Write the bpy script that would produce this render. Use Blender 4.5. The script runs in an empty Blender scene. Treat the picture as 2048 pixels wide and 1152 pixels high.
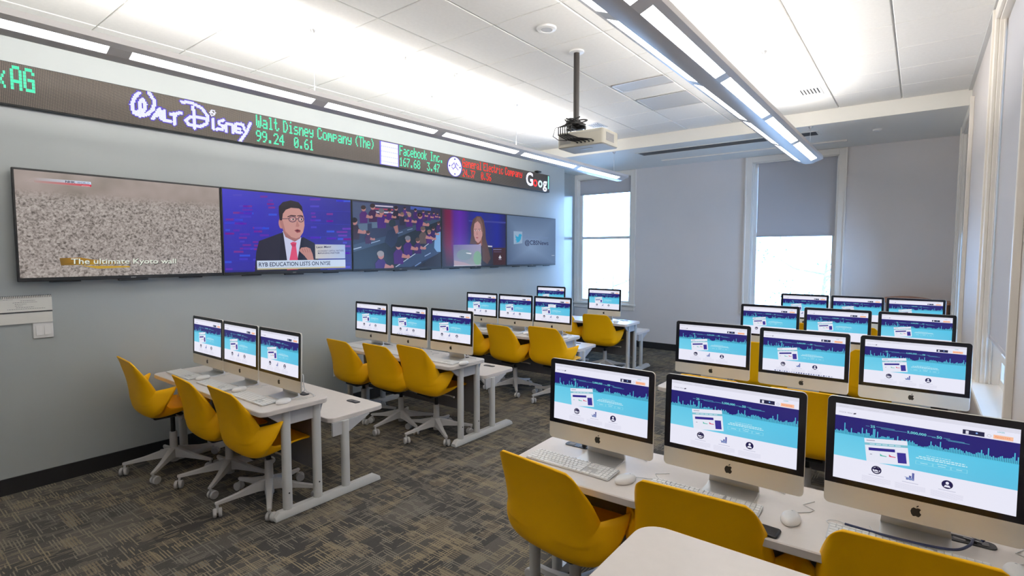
import bpy, math, random
import numpy as np
from mathutils import Vector, Matrix

random.seed(7)
R = math.radians
scene = bpy.context.scene
C = scene.collection

# ------------------------------------------------------------------ camera
cam_d = bpy.data.cameras.new('camera')
cam_d.sensor_width = 36.0
cam_d.lens = 1055.0 / 2048.0 * 36.0
cam_d.clip_start = 0.05
cam = bpy.data.objects.new('camera', cam_d)
C.objects.link(cam)
cam.location = (0, 0, 1.69)
cam.rotation_euler = (R(90 - 3.75), 0, R(37.62))
scene.camera = cam

# ------------------------------------------------------------------ view, world
scene.view_settings.view_transform = 'Standard'
scene.view_settings.look = 'None'
scene.view_settings.gamma = 1.0
scene.view_settings.use_curve_mapping = False
scene.view_settings.exposure = 0.0
try:
    scene.cycles.use_denoising = True
    scene.cycles.max_bounces = 10
    scene.cycles.diffuse_bounces = 6
    scene.cycles.sample_clamp_indirect = 8.0
    scene.cycles.caustics_reflective = False
    scene.cycles.caustics_refractive = False
except Exception:
    pass
world = bpy.data.worlds.new('sky')
scene.world = world
world.use_nodes = True
wn = world.node_tree.nodes['Background']
wn.inputs['Color'].default_value = (0.32, 0.56, 1.0, 1)
wn.inputs['Strength'].default_value = 17.5

UPLIGHT_W = 58.0      # each pendant's upward tubes
LENS_STRENGTH = 9.0    # each pendant's downward lenses


def portal(loc, rot, sx, sy):
    d = bpy.data.lights.new('window_portal', 'AREA')
    d.shape = 'RECTANGLE'
    d.size = sx
    d.size_y = sy
    d.cycles.is_portal = True
    o = bpy.data.objects.new('window_portal', d)
    o.location = loc
    o.rotation_euler = rot
    C.objects.link(o)


portal((-4.68, 9.02, 1.95), (R(-90), 0, 0), 1.0, 2.3)
portal((-1.5, 9.02, 1.95), (R(-90), 0, 0), 1.05, 2.3)
portal((0.57, 4.1, 1.95), (0, R(90), 0), 2.3, 1.4)
portal((0.57, 7.55, 1.95), (0, R(90), 0), 2.3, 1.4)


# ------------------------------------------------------------------ materials
def s2l(c):
    def f(v):
        v /= 255.0
        return v / 12.92 if v <= 0.04045 else ((v + 0.055) / 1.055) ** 2.4
    return tuple(f(v) for v in c)


def new_mat(name):
    m = bpy.data.materials.new(name)
    m.use_nodes = True
    return m, m.node_tree.nodes, m.node_tree.links, m.node_tree.nodes['Principled BSDF']


def mat(name, col, rough=0.5, metal=0.0, var=0.04, scale=8.0, bump=0.0, bscale=200.0, coat=0.0):
    m, n, l, b = new_mat(name)
    tc = n.new('ShaderNodeTexCoord')
    nz = n.new('ShaderNodeTexNoise')
    nz.inputs['Scale'].default_value = scale
    nz.inputs['Detail'].default_value = 4
    l.new(tc.outputs['Object'], nz.inputs['Vector'])
    rp = n.new('ShaderNodeValToRGB')
    rp.color_ramp.elements[0].position = 0.3
    rp.color_ramp.elements[1].position = 0.7
    rp.color_ramp.elements[0].color = tuple(c * (1 - var) for c in col) + (1,)
    rp.color_ramp.elements[1].color = tuple(min(1, c * (1 + var)) for c in col) + (1,)
    l.new(nz.outputs['Fac'], rp.inputs['Fac'])
    l.new(rp.outputs['Color'], b.inputs['Base Color'])
    b.inputs['Roughness'].default_value = rough
    b.inputs['Metallic'].default_value = metal
    b.inputs['Coat Weight'].default_value = coat
    if bump > 0:
        n2 = n.new('ShaderNodeTexNoise')
        n2.inputs['Scale'].default_value = bscale
        n2.inputs['Detail'].default_value = 3
        l.new(tc.outputs['Object'], n2.inputs['Vector'])
        bp = n.new('ShaderNodeBump')
        bp.inputs['Strength'].default_value = bump
        bp.inputs['Distance'].default_value = 0.002
        l.new(n2.outputs['Fac'], bp.inputs['Height'])
        l.new(bp.outputs['Normal'], b.inputs['Normal'])
    return m


def emit_mat(name, col, strength, rough=0.4):
    m, n, l, b = new_mat(name)
    b.inputs['Base Color'].default_value = tuple(c * 0.5 for c in col) + (1,)
    b.inputs['Emission Color'].default_value = tuple(col) + (1,)
    b.inputs['Emission Strength'].default_value = strength
    b.inputs['Roughness'].default_value = rough
    return m


def picture_mat(name, strength):
    """a lit display that shows the colours stored in its mesh"""
    m, n, l, b = new_mat(name)
    a = n.new('ShaderNodeVertexColor')
    a.layer_name = 'Col'
    b.inputs['Base Color'].default_value = (0.01, 0.01, 0.012, 1)
    l.new(a.outputs['Color'], b.inputs['Emission Color'])
    b.inputs['Emission Strength'].default_value = strength
    b.inputs['Roughness'].default_value = 0.25
    b.inputs['Specular IOR Level'].default_value = 0.3
    return m


M = {}
M['wall_left'] = mat('blue_grey_wall_paint', (0.39, 0.42, 0.42), 0.30, var=0.015, scale=2, bump=0.03, bscale=120)
M['wall_recess'] = mat('blue_grey_gloss_paint', (0.40, 0.43, 0.43), 0.16, var=0.015, scale=2)
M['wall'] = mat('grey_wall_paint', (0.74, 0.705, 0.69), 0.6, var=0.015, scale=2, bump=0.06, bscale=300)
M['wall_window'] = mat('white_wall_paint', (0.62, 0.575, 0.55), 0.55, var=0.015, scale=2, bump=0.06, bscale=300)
M['trim'] = mat('cream_trim_paint', (0.85, 0.80, 0.73), 0.35, var=0.01)
M['soffit'] = mat('cream_soffit_paint', (0.87, 0.85, 0.79), 0.6, var=0.01, scale=2)
M['tile'] = mat('ceiling_tile', (0.83, 0.82, 0.79), 0.9, var=0.02, scale=40, bump=0.25, bscale=600)
M['grid'] = mat('ceiling_grid', (0.62, 0.62, 0.60), 0.5, var=0.01)
M['baseboard'] = mat('black_rubber_base', (0.018, 0.017, 0.017), 0.5, var=0.1)
M['yellow'] = mat('yellow_plastic', (0.95, 0.50, 0.0), 0.5, var=0.015, scale=5, bump=0.05, bscale=500)
M['yellow'].node_tree.nodes['Principled BSDF'].inputs['Specular IOR Level'].default_value = 0.25
M['desk'] = mat('white_laminate', (0.69, 0.635, 0.59), 0.35, var=0.015, scale=30)
M['desk_edge'] = mat('beige_edge_band', (0.66, 0.62, 0.56), 0.45, var=0.02)
M['frame'] = mat('pale_grey_steel', (0.60, 0.60, 0.58), 0.4, var=0.02)
M['panel'] = mat('grey_steel_panel', (0.50, 0.50, 0.51), 0.5, var=0.02)
M['dark_panel'] = mat('dark_grey_panel', (0.16, 0.15, 0.15), 0.6, var=0.05)
M['chair_base'] = mat('grey_nylon', (0.52, 0.51, 0.50), 0.45, var=0.02)
M['black'] = mat('black_plastic', (0.012, 0.012, 0.013), 0.4, var=0.1)
M['black_gloss'] = mat('black_glass', (0.004, 0.004, 0.008), 0.25, var=0.05)
M['alu'] = mat('brushed_aluminium', (0.72, 0.69, 0.62), 0.38, 0.35, var=0.01)
M['alu_stand'] = mat('aluminium_stand', (0.66, 0.67, 0.68), 0.3, 0.6, var=0.01)
M['white'] = mat('white_plastic', (0.82, 0.81, 0.79), 0.35, var=0.01)
M['key_bed'] = mat('silver_key_bed', (0.62, 0.62, 0.62), 0.35, 0.4, var=0.01)
M['cord_white'] = mat('white_cord', (0.75, 0.75, 0.74), 0.5, var=0.02)
M['cord_blue'] = mat('navy_cord', (0.02, 0.03, 0.09), 0.5, var=0.05)
M['fixture'] = mat('grey_fixture_metal', (0.66, 0.64, 0.64), 0.4, 0.2, var=0.01)
M['steel'] = mat('steel_wire', (0.6, 0.6, 0.6), 0.35, 0.8, var=0.02)
M['beige'] = mat('beige_projector_plastic', (0.66, 0.63, 0.54), 0.5, var=0.02)
M['pole'] = mat('dark_bronze_pole', (0.035, 0.03, 0.028), 0.5, var=0.1)
M['wood'] = mat('reddish_wood', (0.23, 0.09, 0.04), 0.4, var=0.25, scale=6)
M['paper'] = mat('paper', (0.78, 0.76, 0.70), 0.8, var=0.02)
M['ink'] = mat('grey_ink', (0.16, 0.16, 0.17), 0.8, var=0.05)
M['grey_vent'] = mat('grey_diffuser', (0.55, 0.56, 0.57), 0.5, var=0.01)
M['leaf'] = mat('pale_leaf', (0.10, 0.14, 0.11), 0.6, var=0.3, scale=3)
M['bark'] = mat('bark', (0.20, 0.18, 0.17), 0.9, var=0.3)
M['lens'] = emit_mat('lamp_lens', (0.97, 0.98, 1.0), LENS_STRENGTH)
M['pc'] = picture_mat('computer_display', 0.92)
M['tv'] = picture_mat('television_display', 0.85)
M['led'] = picture_mat('led_display', 1.15)


def blind_mat():
    m, n, l, b = new_mat('grey_roller_shade')
    b.inputs['Base Color'].default_value = (0.55, 0.54, 0.56, 1)
    b.inputs['Roughness'].default_value = 0.85
    tr = n.new('ShaderNodeBsdfTranslucent')
    tr.inputs['Color'].default_value = (0.55, 0.46, 0.40, 1)
    wv = n.new('ShaderNodeTexNoise')
    wv.inputs['Scale'].default_value = 400
    tc = n.new('ShaderNodeTexCoord')
    l.new(tc.outputs['Object'], wv.inputs['Vector'])
    bp = n.new('ShaderNodeBump')
    bp.inputs['Strength'].default_value = 0.15
    l.new(wv.outputs['Fac'], bp.inputs['Height'])
    l.new(bp.outputs['Normal'], b.inputs['Normal'])
    mx = n.new('ShaderNodeMixShader')
    mx.inputs[0].default_value = 0.16
    l.new(b.outputs[0], mx.inputs[1])
    l.new(tr.outputs[0], mx.inputs[2])
    l.new(mx.outputs[0], n['Material Output'].inputs['Surface'])
    return m


M['blind'] = blind_mat()


def glass_mat():
    m, n, l, b = new_mat('window_glass')
    tr = n.new('ShaderNodeBsdfTransparent')
    tr.inputs['Color'].default_value = (0.97, 0.985, 0.98, 1)
    gl = n.new('ShaderNodeBsdfGlossy')
    gl.inputs['Roughness'].default_value = 0.02
    fr = n.new('ShaderNodeFresnel')
    fr.inputs['IOR'].default_value = 1.45
    mx = n.new('ShaderNodeMixShader')
    l.new(fr.outputs[0], mx.inputs[0])
    l.new(tr.outputs[0], mx.inputs[1])
    l.new(gl.outputs[0], mx.inputs[2])
    l.new(mx.outputs[0], n['Material Output'].inputs['Surface'])
    return m


M['glass'] = glass_mat()


def carpet_mat():
    m, n, l, b = new_mat('carpet_tile')
    tc = n.new('ShaderNodeTexCoord')

    def math_(op, a, b_=None, c=None):
        q = n.new('ShaderNodeMath')
        q.operation = op
        for i, v in enumerate((a, b_, c)):
            if v is None:
                continue
            if isinstance(v, (int, float)):
                q.inputs[i].default_value = v
            else:
                l.new(v, q.inputs[i])
        return q.outputs[0]

    def noise(sx, sy, seed, detail=2.0, src=None):
        mp = n.new('ShaderNodeMapping')
        mp.inputs['Scale'].default_value = (sx, sy, 1)
        mp.inputs['Location'].default_value = (seed, seed * 0.7, seed * 1.3)
        l.new(src or tc.outputs['Object'], mp.inputs['Vector'])
        q = n.new('ShaderNodeTexNoise')
        q.inputs['Scale'].default_value = 1.0
        q.inputs['Detail'].default_value = detail
        l.new(mp.outputs[0], q.inputs['Vector'])
        return q.outputs['Fac']

    def cells(sx, sy, seed):
        """a random value for each rectangle of carpet"""
        mp = n.new('ShaderNodeMapping')
        mp.inputs['Scale'].default_value = (sx, sy, 0)
        mp.inputs['Location'].default_value = (seed, seed * 2.3, 0)
        l.new(tc.outputs['Object'], mp.inputs['Vector'])
        fl = n.new('ShaderNodeVectorMath')
        fl.operation = 'FLOOR'
        l.new(mp.outputs[0], fl.inputs[0])
        w = n.new('ShaderNodeTexWhiteNoise')
        w.noise_dimensions = '3D'
        l.new(fl.outputs[0], w.inputs['Vector'])
        return w.outputs['Value']

    def step(v, t):
        return math_('GREATER_THAN', v, t)

    def lines(axis, freq):
        sp = n.new('ShaderNodeSeparateXYZ')
        l.new(tc.outputs['Object'], sp.inputs[0])
        fr = math_('FRACT', math_('MULTIPLY', sp.outputs[axis], freq))
        return math_('LESS_THAN', fr, 0.42)

    # thin pale yarns one way and the other, broken into patches
    ax = math_('MULTIPLY', lines(1, 62), step(noise(5, 26, 3.1), 0.53))
    ay = math_('MULTIPLY', lines(0, 62), step(noise(26, 5, 8.4), 0.54))
    hatch = math_('MAXIMUM', ax, ay)
    block = step(cells(7.1, 13.3, 0.0), 0.86)
    block2 = step(cells(14.7, 6.3, 5.0), 0.90)
    blk = math_('MAXIMUM', block, block2)
    tone = cells(5.2, 3.1, 2.0)
    tone2 = cells(2.0, 2.0, 9.0)
    fine = noise(300, 300, 1.0, 1.0)

    base = n.new('ShaderNodeValToRGB')
    e = base.color_ramp.elements
    e[0].color = (0.060, 0.056, 0.053, 1)
    e[1].color = (0.155, 0.140, 0.118, 1)
    mid = base.color_ramp.elements.new(0.55)
    mid.color = (0.088, 0.082, 0.074, 1)
    tt = math_('ADD', math_('MULTIPLY', tone, 0.75), math_('MULTIPLY', tone2, 0.25))
    l.new(tt, base.inputs['Fac'])
    tan = n.new('ShaderNodeValToRGB')
    tan.color_ramp.elements[0].color = (0.21, 0.195, 0.165, 1)
    tan.color_ramp.elements[1].color = (0.32, 0.26, 0.165, 1)
    l.new(cells(4.0, 4.0, 4.0), tan.inputs['Fac'])
    mx = n.new('ShaderNodeMix')
    mx.data_type = 'RGBA'
    l.new(math_('MULTIPLY', hatch, 0.85), mx.inputs['Factor'])
    l.new(base.outputs['Color'], mx.inputs['A'])
    l.new(tan.outputs['Color'], mx.inputs['B'])
    mx2 = n.new('ShaderNodeMix')
    mx2.data_type = 'RGBA'
    l.new(math_('MULTIPLY', blk, math_('MULTIPLY', math_('SUBTRACT', 1.0, lines(1, 62)), 0.6)), mx2.inputs['Factor'])
    l.new(mx.outputs['Result'], mx2.inputs['A'])
    mx2.inputs['B'].default_value = (0.27, 0.215, 0.14, 1)
    mx3 = n.new('ShaderNodeMix')
    mx3.data_type = 'RGBA'
    mx3.blend_type = 'MULTIPLY'
    mx3.inputs['Factor'].default_value = 0.5
    l.new(mx2.outputs['Result'], mx3.inputs['A'])
    gr = n.new('ShaderNodeValToRGB')
    gr.color_ramp.elements[0].color = (0.4, 0.4, 0.4, 1)
    gr.color_ramp.elements[0].position = 0.3
    gr.color_ramp.elements[1].position = 0.65
    l.new(fine, gr.inputs['Fac'])
    l.new(gr.outputs['Color'], mx3.inputs['B'])
    l.new(mx3.outputs['Result'], b.inputs['Base Color'])
    b.inputs['Roughness'].default_value = 0.95
    b.inputs['Specular IOR Level'].default_value = 0.1
    bp = n.new('ShaderNodeBump')
    bp.inputs['Strength'].default_value = 0.4
    bp.inputs['Distance'].default_value = 0.003
    l.new(fine, bp.inputs['Height'])
    l.new(bp.outputs['Normal'], b.inputs['Normal'])
    return m


M['carpet'] = carpet_mat()


def led_panel_mat():
    """dark panel of unlit diodes in a fine grid"""
    m, n, l, b = new_mat('unlit_diode_panel')
    tc = n.new('ShaderNodeTexCoord')
    mp = n.new('ShaderNodeMapping')
    mp.inputs['Scale'].default_value = (110, 110, 110)
    l.new(tc.outputs['Object'], mp.inputs['Vector'])
    fr = n.new('ShaderNodeVectorMath')
    fr.operation = 'FRACTION'
    l.new(mp.outputs[0], fr.inputs[0])
    sp = n.new('ShaderNodeSeparateXYZ')
    l.new(fr.outputs[0], sp.inputs[0])
    q = []
    for i in (0, 2):
        a = n.new('ShaderNodeMath')
        a.operation = 'LESS_THAN'
        a.inputs[1].default_value = 0.55
        l.new(sp.outputs[i], a.inputs[0])
        q.append(a.outputs[0])
    mu = n.new('ShaderNodeMath')
    mu.operation = 'MULTIPLY'
    l.new(q[0], mu.inputs[0])
    l.new(q[1], mu.inputs[1])
    mx = n.new('ShaderNodeMix')
    mx.data_type = 'RGBA'
    l.new(mu.outputs[0], mx.inputs['Factor'])
    mx.inputs['A'].default_value = (0.015, 0.013, 0.012, 1)
    mx.inputs['B'].default_value = (0.17, 0.135, 0.105, 1)
    l.new(mx.outputs['Result'], b.inputs['Base Color'])
    b.inputs['Roughness'].default_value = 0.6
    return m


M['diodes'] = led_panel_mat()


def sand_mat():
    """the television picture of rippled sandy wall surface"""
    m, n, l, b = new_mat('sandy_picture')
    tc = n.new('ShaderNodeTexCoord')
    n1 = n.new('ShaderNodeTexNoise')
    n1.inputs['Scale'].default_value = 66
    n1.inputs['Detail'].default_value = 3
    n1.inputs['Distortion'].default_value = 0.6
    l.new(tc.outputs['Object'], n1.inputs['Vector'])
    r1 = n.new('ShaderNodeValToRGB')
    e = r1.color_ramp.elements
    e[0].position = 0.30
    e[0].color = s2l((88, 80, 75)) + (1,)
    e[1].position = 0.72
    e[1].color = s2l((200, 190, 184)) + (1,)
    x = e.new(0.47)
    x.color = s2l((158, 148, 142)) + (1,)
    l.new(n1.outputs['Fac'], r1.inputs['Fac'])
    n2 = n.new('ShaderNodeTexNoise')
    n2.inputs['Scale'].default_value = 3.5
    n2.inputs['Detail'].default_value = 2
    l.new(tc.outputs['Object'], n2.inputs['Vector'])
    r2 = n.new('ShaderNodeValToRGB')
    r2.color_ramp.elements[0].position = 0.25
    r2.color_ramp.elements[0].color = s2l((120, 110, 98)) + (1,)
    r2.color_ramp.elements[1].position = 0.7
    r2.color_ramp.elements[1].color = s2l((176, 160, 154)) + (1,)
    l.new(n2.outputs['Fac'], r2.inputs['Fac'])
    sp = n.new('ShaderNodeSeparateXYZ')
    l.new(tc.outputs['Object'], sp.inputs[0])
    mr = n.new('ShaderNodeMapRange')           # upper strip of the picture is out of focus
    mr.inputs['From Min'].default_value = 0.57
    mr.inputs['From Max'].default_value = 0.65
    l.new(sp.outputs[2], mr.inputs['Value'])
    mx = n.new('ShaderNodeMix')
    mx.data_type = 'RGBA'
    l.new(mr.outputs[0], mx.inputs['Factor'])
    l.new(r1.outputs['Color'], mx.inputs['A'])
    l.new(r2.outputs['Color'], mx.inputs['B'])
    b.inputs['Base Color'].default_value = (0.01, 0.01, 0.01, 1)
    l.new(mx.outputs['Result'], b.inputs['Emission Color'])
    b.inputs['Emission Strength'].default_value = 0.8
    b.inputs['Roughness'].default_value = 0.25
    return m


M['sand'] = sand_mat()


# ------------------------------------------------------------------ mesh helpers
class MB:
    def __init__(self):
        self.v = []
        self.f = []

    def add(self, vs, fs):
        o = len(self.v)
        self.v += [tuple(p) for p in vs]
        self.f += [tuple(i + o for i in f) for f in fs]
        return self

    def box(self, x0, x1, y0, y1, z0, z1):
        vs = [(x, y, z) for z in (z0, z1) for y in (y0, y1) for x in (x0, x1)]
        return self.add(vs, [(0, 2, 3, 1), (4, 5, 7, 6), (0, 1, 5, 4), (2, 6, 7, 3), (0, 4, 6, 2), (1, 3, 7, 5)])

    def loft(self, rings, caps=True, closed=True):
        n = len(rings[0])
        vs = [p for r in rings for p in r]
        fs = []
        for i in range(len(rings) - 1):
            for j in range(n if closed else n - 1):
                k = (j + 1) % n
                fs.append((i * n + j, i * n + k, (i + 1) * n + k, (i + 1) * n + j))
        if caps:
            fs.append(tuple(range(n - 1, -1, -1)))
            fs.append(tuple((len(rings) - 1) * n + j for j in range(n)))
        return self.add(vs, fs)

    def bbox(self, x0, x1, y0, y1, z0, z1, b=0.004):
        """box with all edges eased (along z rings)"""
        def ring(i, z):
            a0, a1, c0, c1 = x0 + i, x1 - i, y0 + i, y1 - i
            return [(a0 + b, c0, z), (a1 - b, c0, z), (a1, c0 + b, z), (a1, c1 - b, z), (a1 - b, c1, z), (a0 + b, c1, z), (a0, c1 - b, z), (a0, c0 + b, z)]
        return self.loft([ring(b, z0), ring(0, z0 + b), ring(0, z1 - b), ring(b, z1)])

    def rrect(self, x0, x1, y0, y1, z0, z1, r, b=0.003, seg=6):
        """rounded rectangle slab, flat in z"""
        def ring(i, z):
            rr = max(r - i, 0.0005)
            pts = []
            for cx, cy, a0 in ((x1 - r, y1 - r, 0), (x0 + r, y1 - r, 90), (x0 + r, y0 + r, 180), (x1 - r, y0 + r, 270)):
                for s in range(seg + 1):
                    a = R(a0 + 90.0 * s / seg)
                    pts.append((cx + rr * math.cos(a), cy + rr * math.sin(a), z))
            return pts
        return self.loft([ring(b, z0), ring(0, z0 + b), ring(0, z1 - b), ring(b, z1)])

    def tube(self, pts, rad, seg=8, caps=True):
        pts = [Vector(p) for p in pts]
        rads = rad if isinstance(rad, (list, tuple)) else [rad] * len(pts)
        rings = []
        up = None
        for i, p in enumerate(pts):
            t = (pts[min(i + 1, len(pts) - 1)] - pts[max(i - 1, 0)]).normalized()
            if up is None:
                up = Vector((0, 0, 1)) if abs(t.z) < 0.9 else Vector((1, 0, 0))
            s = t.cross(up).normalized()
            up = s.cross(t).normalized()
            rings.append([p + rads[i] * (math.cos(2 * math.pi * k / seg) * s + math.sin(2 * math.pi * k / seg) * up) for k in range(seg)])
        return self.loft(rings, caps)

    def cyl(self, p0, p1, r, seg=16):
        return self.tube([p0, p1], r, seg)

    def lathe(self, prof, c=(0, 0, 0), seg=20, axis='z'):
        rings = []
        for r, h in prof:
            ring = []
            for k in range(seg):
                a = 2 * math.pi * k / seg
                if axis == 'z':
                    ring.append((c[0] + r * math.cos(a), c[1] + r * math.sin(a), c[2] + h))
                elif axis == 'x':
                    ring.append((c[0] + h, c[1] + r * math.cos(a), c[2] + r * math.sin(a)))
                else:
                    ring.append((c[0] + r * math.sin(a), c[1] + h, c[2] + r * math.cos(a)))
            rings.append(ring)
        return self.loft(rings)

    def prism(self, pts, axis, a0, a1):
        """2D outline pushed along an axis; pts are the two other coordinates in order"""
        def put(p, a):
            if axis == 'x':
                return (a, p[0], p[1])
            if axis == 'y':
                return (p[0], a, p[1])
            return (p[0], p[1], a)
        return self.loft([[put(p, a0) for p in pts], [put(p, a1) for p in pts]])

    def xf(self, mtx):
        self.v = [tuple(mtx @ Vector(p)) for p in self.v]
        return self

    def build(self, name, material, parent=None, smooth=True, angle=35):
        me = bpy.data.meshes.new(name)
        me.from_pydata(self.v, [], self.f)
        me.validate()
        import bmesh
        bm = bmesh.new()
        bm.from_mesh(me)
        bmesh.ops.recalc_face_normals(bm, faces=bm.faces)
        bm.to_mesh(me)
        bm.free()
        me.materials.append(material)
        if smooth:
            for p in me.polygons:
                p.use_smooth = True
            me.set_sharp_from_angle(angle=R(angle))
        o = bpy.data.objects.new(name, me)
        C.objects.link(o)
        if parent:
            o.parent = parent
        return o


def tag(o, label, cat, group=None):
    o['label'] = label
    o['category'] = cat
    if group:
        o['group'] = group
    return o


def thing(name, label, cat, loc=(0, 0, 0), rz=0.0, group=None):
    o = bpy.data.objects.new(name, None)
    o.empty_display_size = 0.1
    C.objects.link(o)
    o.location = loc
    o.rotation_euler = (0, 0, rz)
    return tag(o, label, cat, group)


def struct(o):
    o['kind'] = 'structure'
    return o


KIDS = {}


def copy_tree(o, parent=None):
    c = o.copy()
    C.objects.link(c)
    c.parent = parent
    for ch in list(o.children):
        copy_tree(ch, c)
    return c


def place_copy(proto, used, loc, rz, label, group=None):
    o = proto if not used else copy_tree(proto)
    o.location = loc
    o.rotation_euler = (0, 0, rz)
    o['label'] = label
    if group:
        o['group'] = group
    return o


# ------------------------------------------------------------------ flat lit pictures
_txt = {}


def text_geo(s, bold=0.0):
    key = (s, bold)
    if key not in _txt:
        cu = bpy.data.curves.new('t', 'FONT')
        cu.body = s
        cu.resolution_u = 3
        cu.offset = bold
        ob = bpy.data.objects.new('t', cu)
        C.objects.link(ob)
        bpy.context.view_layer.update()
        me = bpy.data.meshes.new_from_object(ob.evaluated_get(bpy.context.evaluated_depsgraph_get()))
        vs = [(v.co.x, v.co.y) for v in me.vertices]
        fs = [tuple(p.vertices) for p in me.polygons]
        bpy.data.objects.remove(ob)
        bpy.data.curves.remove(cu)
        bpy.data.meshes.remove(me)
        xs = [p[0] for p in vs]
        ys = [p[1] for p in vs]
        x0, x1, y0, y1 = min(xs), max(xs), min(ys), max(ys)
        vs = [((x - x0) / (x1 - x0), (y - y0) / (y1 - y0)) for x, y in vs]
        _txt[key] = (vs, fs)
    return _txt[key]


class Pic:
    """coloured flat shapes in a unit picture (u right, v up), later put on a display"""

    def __init__(self):
        self.items = []      # (layer, verts uv, faces, colours per vert)
        self.h = None

    def homog(self, corners):
        """corners: picture positions of (0,1), (1,1), (1,0), (0,0)"""
        A = []
        bb = []
        for (x, y), (u, v) in zip(corners, ((0, 1), (1, 1), (1, 0), (0, 0))):
            A.append([x, y, 1, 0, 0, 0, -u * x, -u * y]); bb.append(u)
            A.append([0, 0, 0, x, y, 1, -v * x, -v * y]); bb.append(v)
        h = np.linalg.solve(np.array(A, float), np.array(bb, float))
        self.h = np.append(h, 1).reshape(3, 3)
        return self

    def m(self, p):
        if self.h is None:
            return p
        q = self.h @ np.array([p[0], p[1], 1.0])
        return (q[0] / q[2], q[1] / q[2])

    def poly(self, pts, col, layer=1, cols=None):
        vs = [self.m(p) for p in pts]
        c = [s2l(k) for k in cols] if cols else [s2l(col)] * len(vs)
        self.items.append((layer, vs, [tuple(range(len(vs)))], c))
        return self

    def rect(self, u0, u1, v0, v1, col, layer=1, cols=None):
        return self.poly([(u0, v0), (u1, v0), (u1, v1), (u0, v1)], col, layer, cols)

    def ell(self, cx, cy, rx, ry, col, layer=1, n=20, a0=0, a1=360, rot=0):
        pts = []
        k = n if a1 - a0 == 360 else n + 1
        for i in range(k):
            a = R(a0 + (a1 - a0) * i / n)
            x, y = rx * math.cos(a), ry * math.sin(a)
            c, s = math.cos(R(rot)), math.sin(R(rot))
            pts.append((cx + x * c - y * s, cy + x * s + y * c))
        return self.poly(pts, col, layer)

    def line(self, pts, w, col, layer=1):
        """a broad line in the picture's own units"""
        for a, b in zip(pts[:-1], pts[1:]):
            d = (b[0] - a[0], b[1] - a[1])
            k = math.hypot(*d) or 1
            nx, ny = -d[1] / k * w / 2, d[0] / k * w / 2
            ex, ey = d[0] / k * w * 0.3, d[1] / k * w * 0.3
            self.poly([(a[0] + nx - ex, a[1] + ny - ey), (a[0] - nx - ex, a[1] - ny - ey), (b[0] - nx + ex, b[1] - ny + ey), (b[0] + nx + ex, b[1] + ny + ey)], col, layer)
        return self

    def text(self, s, p0, p1, p3, col, layer=2, bold=0.0):
        """p0 lower left, p1 lower right, p3 upper left of the words"""
        vs, fs = text_geo(s, bold)
        p0, p1, p3 = self.m(p0), self.m(p1), self.m(p3)
        q = [(p0[0] + x * (p1[0] - p0[0]) + y * (p3[0] - p0[0]), p0[1] + x * (p1[1] - p0[1]) + y * (p3[1] - p0[1])) for x, y in vs]
        self.items.append((layer, q, fs, [s2l(col)] * len(q)))
        return self

    def build(self, name, material, parent, x0, x1, z0, z1, y, step=0.00025):
        V, F, K = [], [], []
        for layer, vs, fs, cs in self.items:
            o = len(V)
            V += [(x0 + u * (x1 - x0), y - layer * step, z0 + v * (z1 - z0)) for u, v in vs]
            K += cs
            F += [tuple(i + o for i in f) for f in fs]
        me = bpy.data.meshes.new(name)
        me.from_pydata(V, [], F)
        ca = me.color_attributes.new('Col', 'FLOAT_COLOR', 'POINT')
        for i, c in enumerate(K):
            ca.data[i].color = (c[0], c[1], c[2], 1)
        me.materials.append(material)
        o = bpy.data.objects.new(name, me)
        C.objects.link(o)
        if parent:
            o.parent = parent
        return o


# ================================================================== THE ROOM
XL, XR, YB, YF, ZC = -5.0, 0.36, 8.9, -2.4, 3.35
XL2 = -5.315            # wall beyond the end of the television wall
YT = 8.0               # end of the television wall
YS, ZS = 7.15, 3.19    # lowered ceiling along the windows

struct(MB().box(XL2 - 0.3, XR + 0.35, YF - 0.2, YB + 0.3, -0.12, 0.0).build('floor', M['carpet'], smooth=False))
struct(MB().box(XL2 - 0.15, XL, YF - 0.2, YT, 0, ZC + 0.1).build('wall_left', M['wall_left'], smooth=False))
struct(MB().box(XL2 - 0.15, XL2, YT, YB + 0.05, 0, ZC + 0.1).build('wall_left_recess', M['wall_recess'], smooth=False))
struct(MB().box(XL, XR + 0.3, YF - 0.15, YF, 0, ZC + 0.1).build('wall_front', M['wall'], smooth=False))

# ceiling: grid bars with lay-in tiles hung a hair below them
struct(MB().box(XL2 - 0.15, XR + 0.3, YF, YB + 0.1, ZC + 0.012, ZC + 0.1).build('ceiling', M['grid'], smooth=False))
tb = MB()
gx = []
x = -0.214 + 0.578
while x > XL + 0.01:
    gx.append(x)
    x -= 0.578
gx = [XR] + [q for q in gx if q < XR - 0.02] + [XL]
gy = []
y = 1.299 - 0.587 * 7
while y < YS - 0.05:
    if y > YF + 0.02:
        gy.append(y)
    y += 0.587
gy = [YF] + gy + [YS]
for i in range(len(gx) - 1):
    for j in range(len(gy) - 1):
        x1, x0 = gx[i] - 0.006, gx[i + 1] + 0.006
        y0, y1 = gy[j] + 0.0035, gy[j + 1] - 0.0035
        if x1 - x0 > 0.03 and y1 - y0 > 0.03:
            e = 0.004
            tb.loft([[(x0, y0, ZC + 0.014), (x1, y0, ZC + 0.014), (x1, y1, ZC + 0.014), (x0, y1, ZC + 0.014)],
                     [(x0, y0, ZC + e), (x1, y0, ZC + e), (x1, y1, ZC + e), (x0, y1, ZC + e)],
                     [(x0 + e, y0 + e, ZC), (x1 - e, y0 + e, ZC), (x1 - e, y1 - e, ZC), (x0 + e, y1 - e, ZC)]])
struct(tb.build('ceiling_tiles', M['tile'], smooth=False))
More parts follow.
